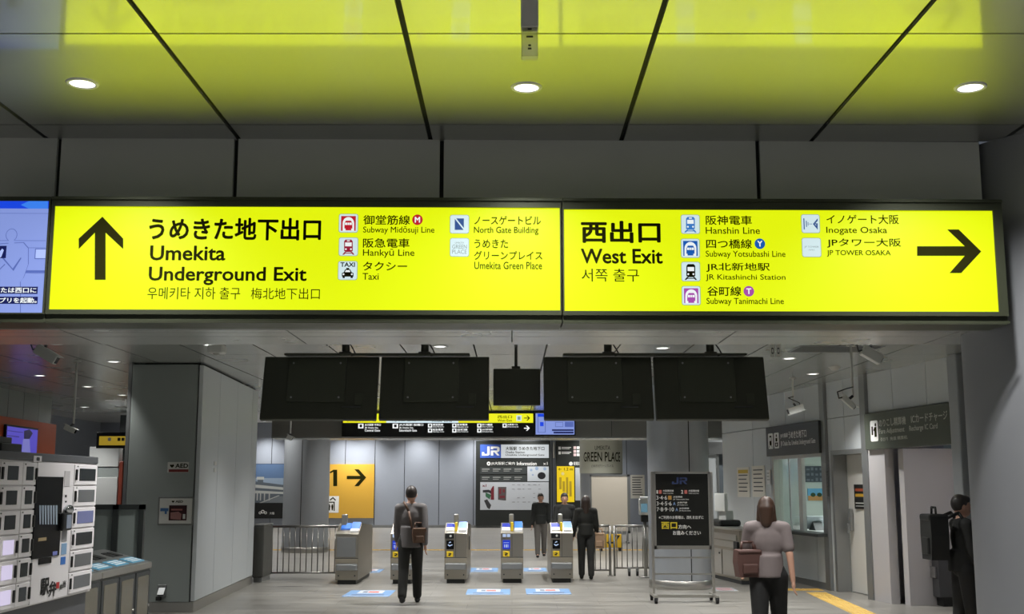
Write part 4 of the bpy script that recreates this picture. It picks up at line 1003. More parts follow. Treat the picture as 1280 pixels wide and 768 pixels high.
# yellow number sign, photo poster and paper on the far wall
a = WB.px(436, 648)
t = Thing('number_sign', 'large yellow wall sign with the number 1 and a right arrow, behind the railing', 'sign', WB, (a[0], 0, a[1]))
bd = t.part('board', box_px(WB, 404, 580.6, 466.8, 648, -.05, -.012), M('sign_amber', (214, 166, 60), .5))
s = Sheet(WB, -.054).p([(411.5, 590.5), (413.5, 592), (416.5, 590.3), (416.5, 608), (421.5, 608), (421.5, 587.5), (417, 587.5)]); t.part('digit', s, ink, bd)
s = Sheet(WB, -.054).p([(433.5, 595.2), (433.5, 599.3), (450.5, 599.3), (443, 608), (448.5, 608), (457.8, 597.3), (448.5, 587), (443, 587), (450.5, 595.2)]); t.part('arrow', s, ink, bd)
ic = t.part('icon', Sheet(WB, -.054).r(405, 620.5, 423.3, 641.3), inkw, bd)
for p_ in ([(407, 627.5), (407, 639), (408.3, 639), (408.3, 628.8), (417, 628.8), (417, 639), (418.3, 639), (418.3, 627.5)], [(411.3, 630.5), (410.3, 633), (411, 638.5), (412.3, 638.5), (413, 633), (412, 630.5)], [(415, 630.5), (414, 633), (414.6, 638.5), (415.9, 638.5), (416.6, 633), (415.7, 630.5)], [(412, 625), (413.2, 626), (416.2, 623.4), (419, 626.4), (420, 625.3), (416.2, 621.6)]):
    t.part('symbol', Sheet(WB, -.057).p(p_), ink, ic)
a = WB.px(338, 648)
t = Thing('photo_poster', 'wall poster with a photo of a raised roadway under blue sky, over a black strip', 'poster', WB, (a[0], 0, a[1]))
bd = t.part('board', box_px(WB, 318, 580, 358, 648.5, -.05, -.012), black)
sky = M('print_skyblue', (84, 108, 142), .5); sky2 = M('print_paleblue', (134, 150, 168), .5); con = M('print_concrete', (172, 174, 170), .5); con_d = M('print_shade', (84, 92, 100), .5); road = M('print_road', (110, 116, 120), .5)
s = Sheet(WB, -.054).r(318.3, 580.5, 357.6, 598, 0).r(318.3, 598, 357.6, 607, 1, .0005).p([(318.3, 602), (318.3, 629), (357.6, 629), (357.6, 607), (335, 604)], 3, .001)
s.p([(318.3, 606), (318.3, 610), (357.6, 613), (357.6, 610)], 2, .002).p([(318.3, 613.5), (318.3, 617), (357.6, 618), (357.6, 615.5)], 2, .002).r(321, 596.5, 330, 600, 2, .002).r(322, 600, 329, 606, 3, .0025)
s.p([(326, 629), (357.6, 629), (357.6, 619.5), (346, 622)], 4, .002).p([(324, 629), (327, 629), (350, 620), (348, 619.5)], 2, .003)
for u in (321, 325, 330, 336): s.r(u, 617, u + 1.2, 626, 2, .0025)
t.part('photo', s, [sky, sky2, con, con_d, road], bd)
s = Sheet(WB, -.054)
for du, r_ in ((0, 2.2), (-3.4, 1.7), (3.4, 1.7)): t.part('emblem', Sheet(WB, -.054).d(328.5 + du, 641.5 - (1.5 if du == 0 else 0), r_).d(328.5 + du, 641.5 - (1.5 if du == 0 else 0), r_ * .55, 1, .003), [inkw, black], bd)
t.part('lettering', Sheet(WB, -.054).t('大阪', 337, 640.5, 343, 643.5, .01), inkw, bd)
notice('white printed notice on the far wall above the card reader', WB, 788, 594, 806, 623.5, 0, lines=8)
# whiteboard
wy = 33.0; WF = Frame(0, wy, 0)
a, b = WF.px(737, 593.5), WF.px(788, 667)
t = Thing('whiteboard', 'large cream whiteboard on a stand behind the railing', 'whiteboard', WF, ((a[0] + b[0]) / 2, 0, 0))
t.part('surface', MB().box(a[0] + .04, -.01, b[1] + .06, b[0] - .06, .02, a[1] - .04), M('cream_board', (206, 198, 184), .4))
t.part('frame', MB().box(a[0], -.02, b[1], b[0], .03, b[1] + .06).box(a[0], -.02, a[1] - .05, b[0], .03, a[1]).box(a[0], -.02, b[1], a[0] + .05, .03, a[1]).box(b[0] - .07, -.02, b[1], b[0], .03, a[1]), steel_d)
t.part('tray', MB().box(a[0] + .1, -.09, b[1] - .03, b[0] - .1, .0, b[1]), steel_d)
for x in (a[0] + .08, b[0] - .08): t.part('leg', MB().box(x - .025, -.02, 0, x + .025, .03, b[1]).box(x - .025, -.3, 0, x + .025, .3, .05), steel_d)
# yellow sign on the floor
YF = Frame(0, 29.2, 0); a, b = YF.px(748, 668), YF.px(777.5, 687)
t = Thing('floor_sign', 'small yellow sign with black figures standing behind the railing', 'sign', YF, ((a[0] + b[0]) / 2, 0, 0))
bd = t.part('board', MB().box(a[0], -.02, .08, b[0], .02, a[1], bev=.006), M('sign_yellow', (236, 190, 36), .5))
t.part('digit', MB().flat([(b[0] - .3, a[1] - .16), (b[0] - .26, a[1] - .16), (b[0] - .26, a[1] - .03), (b[0] - .3, a[1] - .03)], -.023), black, bd); t.part('digit', MB().text('7', b[0] - .17, a[1] - .16, b[0] - .05, a[1] - .03, -.023, .03), black, bd)
t.part('arrow', MB().flat([(a[0] + .2, .2), (a[0] + .28, .26), (a[0] + .28, .22), (a[0] + .36, .22), (a[0] + .36, .18), (a[0] + .28, .18), (a[0] + .28, .14)][::-1], -.023), black, bd)
for x in (a[0] + .06, b[0] - .06): t.part('foot', MB().box(x - .03, -.15, 0, x + .03, .15, .08, bev=.01), black)

# ------------------------------------------------------------------ staffed counter beside the wide column
CF = Frame(3.72, 19.4, -82.24)
t = Thing('gate_counter', 'steel staff counter with drawers right of the wide column', 'counter', CF, (-.6, .3, 0))
t.part('body', MB().box(-1.9, 0, .06, .05, .45, .86, bev=.008), gate_m); t.part('plinth', MB().box(-1.88, .02, 0, .03, .43, .06), dkgrey)
t.part('top', MB().box(-1.92, -.03, .86, .08, .47, .89, bev=.006), steel)
for z_ in (.62, .74): t.part('drawer', MB().box(-1.5, -.012, z_ - .05, -.1, .01, z_ + .05, bev=.004), steel)
for x in (-1.3, -.45):
    dr = t.part('door', MB().box(x - .38, -.012, .1, x + .4, .01, .52, bev=.004), steel); t.part('lock', MB().cyl((x + .3, -.02, .45), (x + .3, -.01, .45), .018, n=12), black, dr)
t.part('socket', MB().box(-.2, -.03, .4, .0, .0, .68, bev=.01), black)
a = CF.px(903, 655, .2)
t = Thing('counter_screen', 'white ticket reader standing on the steel staff counter', 'terminal', CF, (a[0], .25, .89))
t.part('base', MB().box(a[0] - .7, .05, .89, a[0] + .3, .45, 1.0, bev=.04), black); t.part('neck', MB().box(a[0] - .2, .2, .98, a[0] + .2, .34, 1.16, bev=.01), cwhite)
t.part('panel', MB().box(a[0] - .3, .16, 1.14, a[0] + .28, .22, 1.46, bev=.01), cwhite)

# ------------------------------------------------------------------ stickers and tactile paving on the floor
st_b = M('sticker_blue', (104, 140, 182), .5); st_w = M('sticker_white', (186, 190, 195), .5); st_r = M('sticker_red', (190, 90, 84), .5); st_k = M('sticker_ink', (90, 104, 130), .5)
def sticker(label, u0, u1, v0, v1):
    p, q = at((u0 + u1) / 2, v1, Z=0), at((u0 + u1) / 2, v0, Z=0); w = (at(u1, v1, Z=0).x - at(u0, v1, Z=0).x) / 2; d = q.y - p.y
    F = Frame(p.x, p.y, 0)
    t = Thing('floor_sticker', label, 'floor sticker', F, (0, 0, 0), 'floor stickers around the gates')
    sh = t.part('sheet', MB().box(-w, 0, 0, w, d, .003), st_b)
    t.part('border', MB().box(-w + .02, .06, .003, w - .02, .1, .004), st_w, sh)
    t.part('field', MB().box(-w * .55, d * .48, .003, w * .55, d * .94, .004), st_w, sh)
    t.part('text_line', MB().box(-w * .1, d * .6, .004, w * .35, d * .8, .005), st_r, sh); t.part('text_line', MB().box(-w * .35, d * .6, .004, -w * .15, d * .8, .005), st_k, sh)
    t.part('text_line', MB().box(-w * .7, d * .2, .003, w * .7, d * .34, .004), st_k, sh)
for lab, *q in (('blue floor sticker in front of the leftmost gate passage', 427, 486, 738.5, 746.5), ('blue floor sticker in front of the middle gate passage', 582, 637.5, 737, 744), ('blue floor sticker in front of the passage right of the lit gate', 658, 714.5, 736.5, 743.5),
                ('floor sticker beyond the leftmost gate passage', 444, 474, 712, 716.5), ('floor sticker beyond the middle gate passage', 586, 622, 710.5, 715.5), ('floor sticker beyond the passage right of the lit gate', 655, 684, 710.5, 715)): sticker(lab, *q)
p = at(905, 737, Z=0)
t = Thing('floor_sticker', 'white and red floor sticker before the steel staff counter', 'floor sticker', Frame(p.x, p.y, 0), (0, 0, 0), 'floor stickers around the gates')
sh = t.part('sheet', MB().box(-.17, -.3, 0, .17, .3, .003), st_w)
for k in range(3): t.part('text_line', MB().box(-.12, -.22 + k * .16, .003, .12, -.16 + k * .16, .004), st_r, sh)
tact = M('tactile_yellow', (206, 172, 92), .6, noise=.06)
def tactile(label, a, b, w):
    a, b = Vector(a), Vector(b); d = (b - a); L = d.length; ang = math.degrees(math.atan2(d.y, d.x)); F = Frame(a.x, a.y, ang)
    t = Thing('tactile_paving', label, 'tactile paving', F, (0, 0, 0))
    t.part('strip', MB().box(0, -w / 2, 0, L, w / 2, .004), tact)
    mb = MB()
    for k in range(4):
        for j in range(int(L / .3)): mb.box(j * .3 + .02, -w / 2 + w * (k + .5) / 4 - .012, .004, j * .3 + .28, -w / 2 + w * (k + .5) / 4 + .012, .009)
    o = t.part('ribs', mb, tact); o['kind'] = 'stuff'
p, q = at(1080, 768, Z=0), at(1020, 741, Z=0); d = (p - q).normalized()
tactile('yellow tactile paving running towards the ticket window on the right', (p + d * 5).to_2d(), q.to_2d(), .3)
p, q = at(1027, 737.7, Z=0), at(960, 737.7, Z=0)
tactile('yellow tactile paving turning left before the ticket window', p.to_2d(), q.to_2d(), .3)
p = at(500, 688, Z=0).y
tactile('long yellow tactile paving line beyond the ticket gates', (-7.2, p), (5.2, p), .3)

# ------------------------------------------------------------------ station lunch locker machine at the left
LK = Frame(-3.43, 9.5, 90)
lk_w = M('locker_white', (232, 229, 231), .38, noise=.01); lk_g = M('locker_grey', (92, 94, 98), .5, .2); win_d = M('locker_window', (52, 56, 58), .15, spec=.15); win_l = M('locker_window_pale', (108, 110, 112), .2, spec=.15)
win_lit = M('locker_lit', (225, 215, 245), .3, emit=.75); win_b = M('locker_window_bluelit', (120, 126, 168), .2, spec=.15); met = M('chrome', (200, 205, 210), .15, 1.0)  # blue window tone: bluish light inside one compartment, put into its colour
t = Thing('locker_vending_machine', 'big white vending machine of small window lockers with black brush lettering', 'vending machine', LK, (-.8, .35, 0))
XL, XR = -2.2, .17
t.part('plinth', MB().box(XL, .03, 0, XR - .01, .8, .75), lk_g)
t.part('body', MB().box(XL, .0, .75, XR, .8, 1.775, bev=.006), lk_w)
cp_ = t.part('cap', MB().box(XL, -.01, 1.775, XR + .005, .8, 1.83, bev=.006), lk_g)
x_, z_ = LK.px(47, 574, -.012); t.part('tag', MB().box(x_ - .07, -.014, z_ - .022, x_ + .07, -.008, z_ + .022), lk_w, cp_)
t.part('tag_mark', MB().flat(rrect(x_ - .03, z_ - .014, x_ + .03, z_ + .012, .01), -.016), dkgrey, cp_)
e = [XL] + [LK.px(u, 640)[0] for u in (23.4, 41.3)]
rc = LK.px(88.5, 640)[0]
rows = [1.765 - .167 * k for k in range(7)]
def locker(x0, x1, z1, z0, wf, hside, wm):
    d = t.part('door', MB().box(x0 + .006, -.014, z0 + .005, x1 - .006, .01, z1 - .005, bev=.005), lk_w)
    w, h = x1 - x0, z1 - z0
    t.part('window', MB().box(x0 + w * wf[0], -.017, z0 + h * .22, x0 + w * wf[1], -.010, z1 - h * .2, bev=.003), wm, d)
    hx = x0 + w * hside
    t.part('handle', MB().box(hx - .012, -.026, z0 + h * .25, hx + .012, -.012, z1 - h * .25, bev=.004), black, d)
    t.part('number_plate', MB().box(x0 + w * .1, -.0155, z1 - h * .14, x0 + w * .1 + .02, -.0135, z1 - h * .08), dkgrey, d)
for k in range(6):
    z1, z0 = rows[k], rows[k + 1]
    locker(rc, XR - .01, z1, z0, (.2, .9), .06, win_b if k == 2 else (win_d if k in (0, 3) else win_l))
    locker(e[1], e[2], z1, z0, (.22, .72), .9, win_d)
    w_ = .36; locker(e[1] - w_, e[1], z1, z0, (.3, .78), .06 if k < 3 else .9, win_d if k < 3 else win_lit)
    locker(e[1] - 2 * w_, e[1] - w_, z1, z0, (.22, .72), .9, win_d)
pn = t.part('centre_panel', MB().box(e[2] + .01, -.012, .76, rc - .01, .01, 1.765, bev=.004), lk_w)
L_ = lambda o=-.02: Sheet(LK, o)
def lbox(u0, v0, u1, v1, y0, y1, bev=.004):
    a, b = LK.px(u0, v0, y0), LK.px(u1, v1, y0); return MB().box(a[0], y0, b[1], b[0], y1, a[1], bev=bev)
g_ = t.part('display_window', lbox(46.2, 596, 74.2, 694.8, -.02, .0), blackg, pn)
sil = M('reflection_silver', (150, 165, 180), .3); 
for k in range(7): 
    u = 49 + k * 3.4
    t.part('painted_reflection', L_(-.022).p([(u, 632), (u + .3, 656), (u + 2.3, 656), (u + 2.5, 632)]), sil, g_)  # row of pale shapes: reflection in the dark glass, painted on
t.part('shown_tray', L_(-.022).r(48, 673, 58, 676), M('tray_tan', (170, 150, 110), .5), g_); t.part('shown_light', L_(-.022).r(66, 690, 71.5, 694), M('shown_blue', (120, 130, 200), .4), g_)
t.part('name_plate', lbox(49, 699, 64.3, 704, -.018, .0, .002), blackg, pn)
t.part('vent_plate', lbox(81.5, 589, 87, 608.5, -.016, 0, .002), M('plate_pale', (190, 188, 190), .5), pn)
tm = t.part('payment_terminal', lbox(80, 641.5, 90, 663, -.05, 0, .012), black, pn)
a = LK.px(84.5, 652, -.092); t.part('screen', lbox(84.5, 644, 89, 660.5, -.054, -.048, .003), M('lcd_soft', (150, 160, 175), .3, emit=.4), tm)
a = LK.px(88, 637, -.04); t.part('card_pad', MB().ball((a[0], -.03, a[1]), (.075, .03, .035)), met, pn)
for v in (649, 653.5, 658): t.part('slot', lbox(75.3, v - 1.2, 78, v + 1.2, -.016, 0, .002), black, pn)
for v0, v1 in ((619, 622), (626.5, 628.5)): t.part('keyhole', lbox(82, v0, 83.6, v1, -.016, 0, .001), black, pn)
t.part('sticker', lbox(77.2, 680, 83, 693, -.015, 0, .001), M('sticker_sky', (130, 165, 200), .5), pn); t.part('sticker', lbox(76.3, 697, 81.7, 705.5, -.015, 0, .001), M('sticker_deep', (50, 110, 190), .5), pn)
t.part('sticker', lbox(78.2, 663.5, 83.5, 677, -.015, 0, .001), M('sticker_steel', (150, 150, 154), .5), pn)
br_ = M('brush_black', (18, 17, 18), .6)
t.part('lettering', L_(-.016).t('駅', 51.5, 724, 60.8, 743.3, .03), br_, pn); t.part('lettering', L_(-.016).t('弁', 61.2, 727.5, 70, 745, .03), br_, pn)
t.part('seal', L_(-.016).r(70.6, 728.5, 74, 735.5), M('seal_red', (180, 50, 50), .6), pn)
t.part('lettering', L_(-.016).t('弁', 74.6, 731, 78, 737.5, .03), br_, pn); t.part('lettering', L_(-.016).t('当', 78.6, 726.5, 82, 734.5, .03), br_, pn)
# trays on the machine
a, b = LK.px(1, 571, .25), LK.px(27, 571, .25)
t = Thing('tray_stack', 'dark stepped box lying on top of the white locker machine', 'box', LK, ((a[0] + b[0]) / 2, .4, 1.83))
t.part('lower_box', MB().box(a[0], .25, 1.83, b[0], .7, 1.905, bev=.008), M('box_dark', (58, 60, 56), .5)); t.part('upper_box', MB().box(a[0] - .1, .27, 1.905, a[0] + (b[0] - a[0]) * .62, .68, 1.95, bev=.008), M('box_dark2', (70, 72, 68), .5))

# ------------------------------------------------------------------ recycling bins beside it
RB = Frame(-3.55, 9.78, 90)
bin_m = M('bin_grey', (104, 106, 104), .4, .4); lab_b = M('bin_label', (112, 190, 224), .4, emit=.35); bin_d = M('bin_door', (122, 118, 104), .25, .5)
def bins(label, x0, x1, n, first):
    t = Thing('recycling_bin', label, 'bin', RB, ((x0 + x1) / 2, .2, 0), 'recycling bins beside the lockers')
    t.part('body', MB().box(x0, .0, .03, x1, .46, .8), bin_m); t.part('plinth', MB().box(x0 + .02, .02, 0, x1 - .02, .44, .03), black)
    t.part('front_edge', MB().box(x0, -.02, .8, x1, .02, .86, bev=.01), steel)
    tp = t.part('top', MB().prismx([(.0, .8), (.46, .8), (.46, .98), (.0, .86)][::1], x0, x1), bin_m)
    w = (x1 - x0) / n
    for k in range(n):
        a, b = x0 + k * w, x0 + (k + 1) * w
        zz = lambda y: .862 + y * .26
        lb = t.part('label_plate', MB().prismx([(.04, zz(.04) - .01), (.17, zz(.17) - .01), (.17, zz(.17) + .006), (.04, zz(.04) + .006)], a + w * .12, b - w * .12), lab_b, tp)
        for j in range(3): yy = .06 + j * .035; t.part('text_line', MB().prismx([(yy, zz(yy) + .006), (yy + .012, zz(yy + .012) + .006), (yy + .012, zz(yy + .012) + .009), (yy, zz(yy) + .009)], a + w * .2, b - w * .2), white, lb)
        for j in ((.2, .46), (.54, .8)): t.part('slot', MB().prismx([(.24, zz(.24) - .01), (.36, zz(.36) - .01), (.36, zz(.36) + .004), (.24, zz(.24) + .004)], a + w * j[0], a + w * j[1]), black, tp)
        d = t.part('door', MB().box(a + .02, -.012, .06, b - .02, .01, .78, bev=.004), dkgrey); t.part('window', MB().box(a + .07, -.015, .1, b - .07, -.008, .74, bev=.003), bin_d, d)
        t.part('lock', MB().cyl((b - .045, -.02, .45), (b - .045, -.01, .45), .012, n=12), steel, d)
bins('single compartment grey recycling bin touching the white locker machine', .0, .45, 1, 0)
bins('three compartment grey recycling bin with blue top labels', .47, 1.85, 3, 1)
# frosted partition behind
GP = Frame(0, 12.1, 0); a, b = GP.px(112, 631), GP.px(178, 700)
t = Thing('glass_partition', 'low frosted glass partition in a dark frame behind the recycling bins', 'partition', GP, ((a[0] + b[0]) / 2, 0, 0))
zt = a[1]; fr_ = M('partition_frame', (74, 78, 76), .4, .5)
xm = GP.px(145, 650)[0]
t.part('frame', MB().box(a[0], -.03, zt - .05, b[0], .03, zt).box(a[0], -.03, .06, b[0], .03, .1).box(a[0], -.03, 0, a[0] + .04, .03, zt).box(xm - .03, -.03, 0, xm + .03, .03, zt).box(b[0] - .05, -.03, 0, b[0], .03, zt), fr_)
fg = M('frosted_glass', (150, 160, 156), .4)
t.part('pane', MB().box(a[0] + .04, -.006, .1, xm - .03, .006, zt - .05), fg); t.part('pane', MB().box(xm + .03, -.006, .1, b[0] - .05, .006, zt - .05), fg)

# ------------------------------------------------------------------ defibrillator signs on the block
P_ = lambda o: Sheet(PF, o)
mar = M('print_maroon', (116, 44, 40), .5); sg_w = M('sign_white', (205, 205, 200), .5)
def heart(s, u, v, r, m=0):
    pts = []
    for k in range(28):
        a = 2 * math.pi * k / 28
        pts.append((u + r * .0625 * 16 * math.sin(a) ** 3, v - r * .0625 * (13 * math.cos(a) - 5 * math.cos(2 * a) - 2 * math.cos(3 * a) - math.cos(4 * a))))
    return s.p(pts[::1], m)
a, b = PF.px(210, 578), PF.px(236, 591)
t = Thing('wall_sign', 'small defibrillator wall sign above the white cabinet on the grey block', 'sign', PF, ((a[0] + b[0]) / 2, 0, b[1]))
pl = t.part('plate', MB().box(a[0], -.015, b[1], b[0], 0, a[1], bev=.004), sg_w)
t.part('lettering', P_(-.017).t('AED', 219.3, 579.8, 235, 585.3, .03), ink, pl); t.part('heart', heart(P_(-.017), 215, 582.8, 2.6), ink, pl); t.part('strip', P_(-.017).r(211, 587, 235.5, 590.5), mar, pl)
a, b = PF.px(198.5, 621.5), PF.px(241.5, 657)
t = Thing('defibrillator_cabinet', 'white framed defibrillator cabinet let into the grey wall block', 'cabinet', PF, ((a[0] + b[0]) / 2, 0, b[1]))
t.part('frame', MB().box(a[0], -.012, b[1], b[0], 0, a[1], bev=.004), M('cab_edge', (120, 122, 120), .4))
dr = t.part('door', MB().box(a[0] + .02, -.02, b[1] + .02, b[0] - .02, -.01, a[1] - .02, bev=.004), sg_w)
t.part('window', P_(-.022).r(211.5, 632, 233, 651), M('window_maroon', (62, 36, 36), .2), dr)
t.part('lettering', P_(-.022).t('AED', 219.5, 625.8, 228.8, 628.8, .03), ink, dr); t.part('heart', heart(P_(-.022), 216.3, 627.4, 1.7), ink, dr)
t.part('device', P_(-.024).p([(213, 641), (213, 649), (226, 650), (227, 643), (223, 640)]), M('device_rose', (150, 104, 100), .5), dr); t.part('device', P_(-.024).r(228.5, 643, 231.5, 649), sg_w, dr)
t.part('text_line', P_(-.024).r(214, 636.5, 228, 638.5), M('text_rose', (150, 90, 84), .5), dr); t.part('tape', P_(-.024).r(200.5, 635.5, 210.5, 639.5), M('tape_blue', (70, 110, 160), .5), dr); t.part('tape', P_(-.025).r(206, 638, 208.5, 643), MATS['tape_blue'], dr)
a = PF.px(202, 741)
t = Thing('wall_socket', 'small steel wall socket low on the grey block', 'socket', PF, (a[0], 0, a[1] - .1))
t.part('plate', MB().box(a[0] - .05, -.02, a[1] - .06, a[0] + .06, 0, a[1] + .1, bev=.006), steel_d); t.part('lid', MB().prismx([(-.02, a[1] - .04), (-.09, a[1] - .02), (-.02, a[1] + .06)][::-1], a[0] - .03, a[0] + .05), steel_d); t.part('box', MB().box(a[0] - .06, -.05, a[1] - .1, a[0] - .0, 0, a[1] - .05, bev=.004), black)
a = PR.px(266.8, 584); 
t = Thing('wall_tag', 'two small pale tags on the edge of the lit side of the grey block', 'tag', PR, (a[0], 0, a[1] - .08))
for z_ in (-.07, .02): t.part('plate', MB().box(a[0] + .02, -.008, a[1] + z_, a[0] + .18, 0, a[1] + z_ + .055, bev=.003), sg_w)

# ------------------------------------------------------------------ shop things far left
a, b = LW.px(-20, 524), LW.px(60, 575)
t = Thing('shop_kiosk', 'orange shop panel on the left wall behind the white lockers', 'shop', LW, ((a[0] + b[0]) / 2, 0, 0))
org = M('shop_orange', (220, 100, 52), .5)
t.part('panel', MB().box(a[0], -.12, 0, b[0], -.003, LW.px(30, 526)[1], bev=.01), org)
a, b = LW.px(6, 533, -.13), LW.px(42, 572, -.13)
t = Thing('wall_screen', 'purple lit screen on the orange shop panel', 'screen', LW, ((a[0] + b[0]) / 2, -.12, b[1]))
t.part('frame', MB().box(a[0] - .03, -.17, b[1] - .03, b[0] + .03, -.123, a[1] + .03, bev=.006), black)
sc = t.part('screen', MB().box(a[0], -.175, b[1], b[0], -.165, a[1]), M('screen_violet', (88, 78, 200), .3, emit=.75))
s = Sheet(LW, -.178).r(8, 538, 29, 541.5, 0).r(8, 544, 24, 547, 0).p([(30, 539), (30, 549), (37, 549), (41, 542), (37, 537)], 1).p([(29, 549), (27, 568), (38, 568), (37, 549)], 2).d(33, 545, 3, 1, .001)
t.part('picture', s, [M('screen_deep', (50, 44, 130), .3, emit=.6), M('screen_plum', (44, 40, 84), .3, emit=.5), M('screen_lilac', (130, 130, 210), .3, emit=.7)], sc)
a, b = BL.px(125, 544.5), BL.px(163, 557)
t = Thing('shop_sign', 'small yellow sign over the shop opening beside the grey block', 'sign', BL, ((a[0] + b[0]) / 2, 0, b[1]))
t.part('frame', MB().box(a[0] - .06, -.03, b[1] - .06, b[0], .075, a[1] + .06, bev=.006), black); fc = t.part('face', MB().box(a[0], -.036, b[1], b[0] - .02, -.028, a[1] - .02), M('sign_mustard', (190, 160, 50), .5, emit=.55))
for u in (135, 147, 152): t.part('mark', Sheet(BL, -.038).r(u, 547.5, u + 3.5, 551.5), dkgrey if u > 140 else white, fc)
OP = Frame(0, 24.6, 0); a, b = OP.px(112, 559), OP.px(145, 640)
t = Thing('shop_cabinet', 'pale shop cabinet with a grey band inside the opening at the left', 'cabinet', OP, ((a[0] + b[0]) / 2, .3, 0))
pw = M('cabinet_pale', (186, 188, 186), .5, emit=0)
t.part('lower', MB().box(a[0], 0, 0, b[0], .6, OP.px(130, 597)[1], bev=.01), pw); t.part('band', MB().box(a[0], .02, OP.px(130, 597)[1], b[0], .58, OP.px(130, 585)[1]), panel_d); t.part('upper', MB().box(a[0], 0, OP.px(130, 584)[1], b[0], .6, a[1], bev=.01), pw)
a, b = OP.px(146.7, 577), OP.px(151.2, 640)
solo('shop_post', 'narrow rust red panel beside the dark shop door', 'panel', MB().box(a[0] + .05, -.02, 0, b[0], .5, a[1], bev=.01), M('rust_red', (120, 50, 32), .5), OP, ((a[0] + b[0]) / 2, 0, 0))
a, b = OP.px(151.5, 560), OP.px(178, 640)
d3 = struct('door_3', MB().box(a[0] + .02, .05, .0, b[0], .1, a[1]), M('door_dark', (58, 62, 62), .3, .3), OP)
x_, z_ = OP.px(156, 607); struct('door_handle', MB().tube([(x_, .05, z_ + .18), (x_ + .0, -.02, z_ + .14), (x_, -.02, z_ - .14), (x_, .05, z_ - .18)], .016), steel, OP, parent=d3)
area((at(135, 560, Y=24.2).x, 24.9, 3.05), .5, 40)

# ------------------------------------------------------------------ people
def blob(name, mb, mat, parent, voxel, smooth=4):
    me = bpy.data.meshes.new('b'); me.from_pydata(mb.v, [], mb.f); o = bpy.data.objects.new('b', me); COL.objects.link(o)
    r = o.modifiers.new('r', 'REMESH'); r.mode = 'VOXEL'; r.voxel_size = voxel
    q = o.modifiers.new('s', 'SMOOTH'); q.iterations = smooth; q.factor = .5
    dg = bpy.context.evaluated_depsgraph_get(); m2 = bpy.data.meshes.new_from_object(o.evaluated_get(dg))
    bpy.data.objects.remove(o); bpy.data.meshes.remove(me)
    m2.name = name; m2.materials.clear(); m2.materials.append(mat)
    m2.polygons.foreach_set('use_smooth', [True] * len(m2.polygons))
    n = bpy.data.objects.new(name, m2); COL.objects.link(n); n.parent = parent; return n
def limb(mb, pts, rs):
    for i, (a, b) in enumerate(zip(pts, pts[1:])): mb.cyl(a, b, rs[i], rs[i + 1], n=14)
    for p, r in zip(pts, rs): mb.ball(p, (r, r, r), n=14)
skin = M('skin', (196, 152, 130), .55)
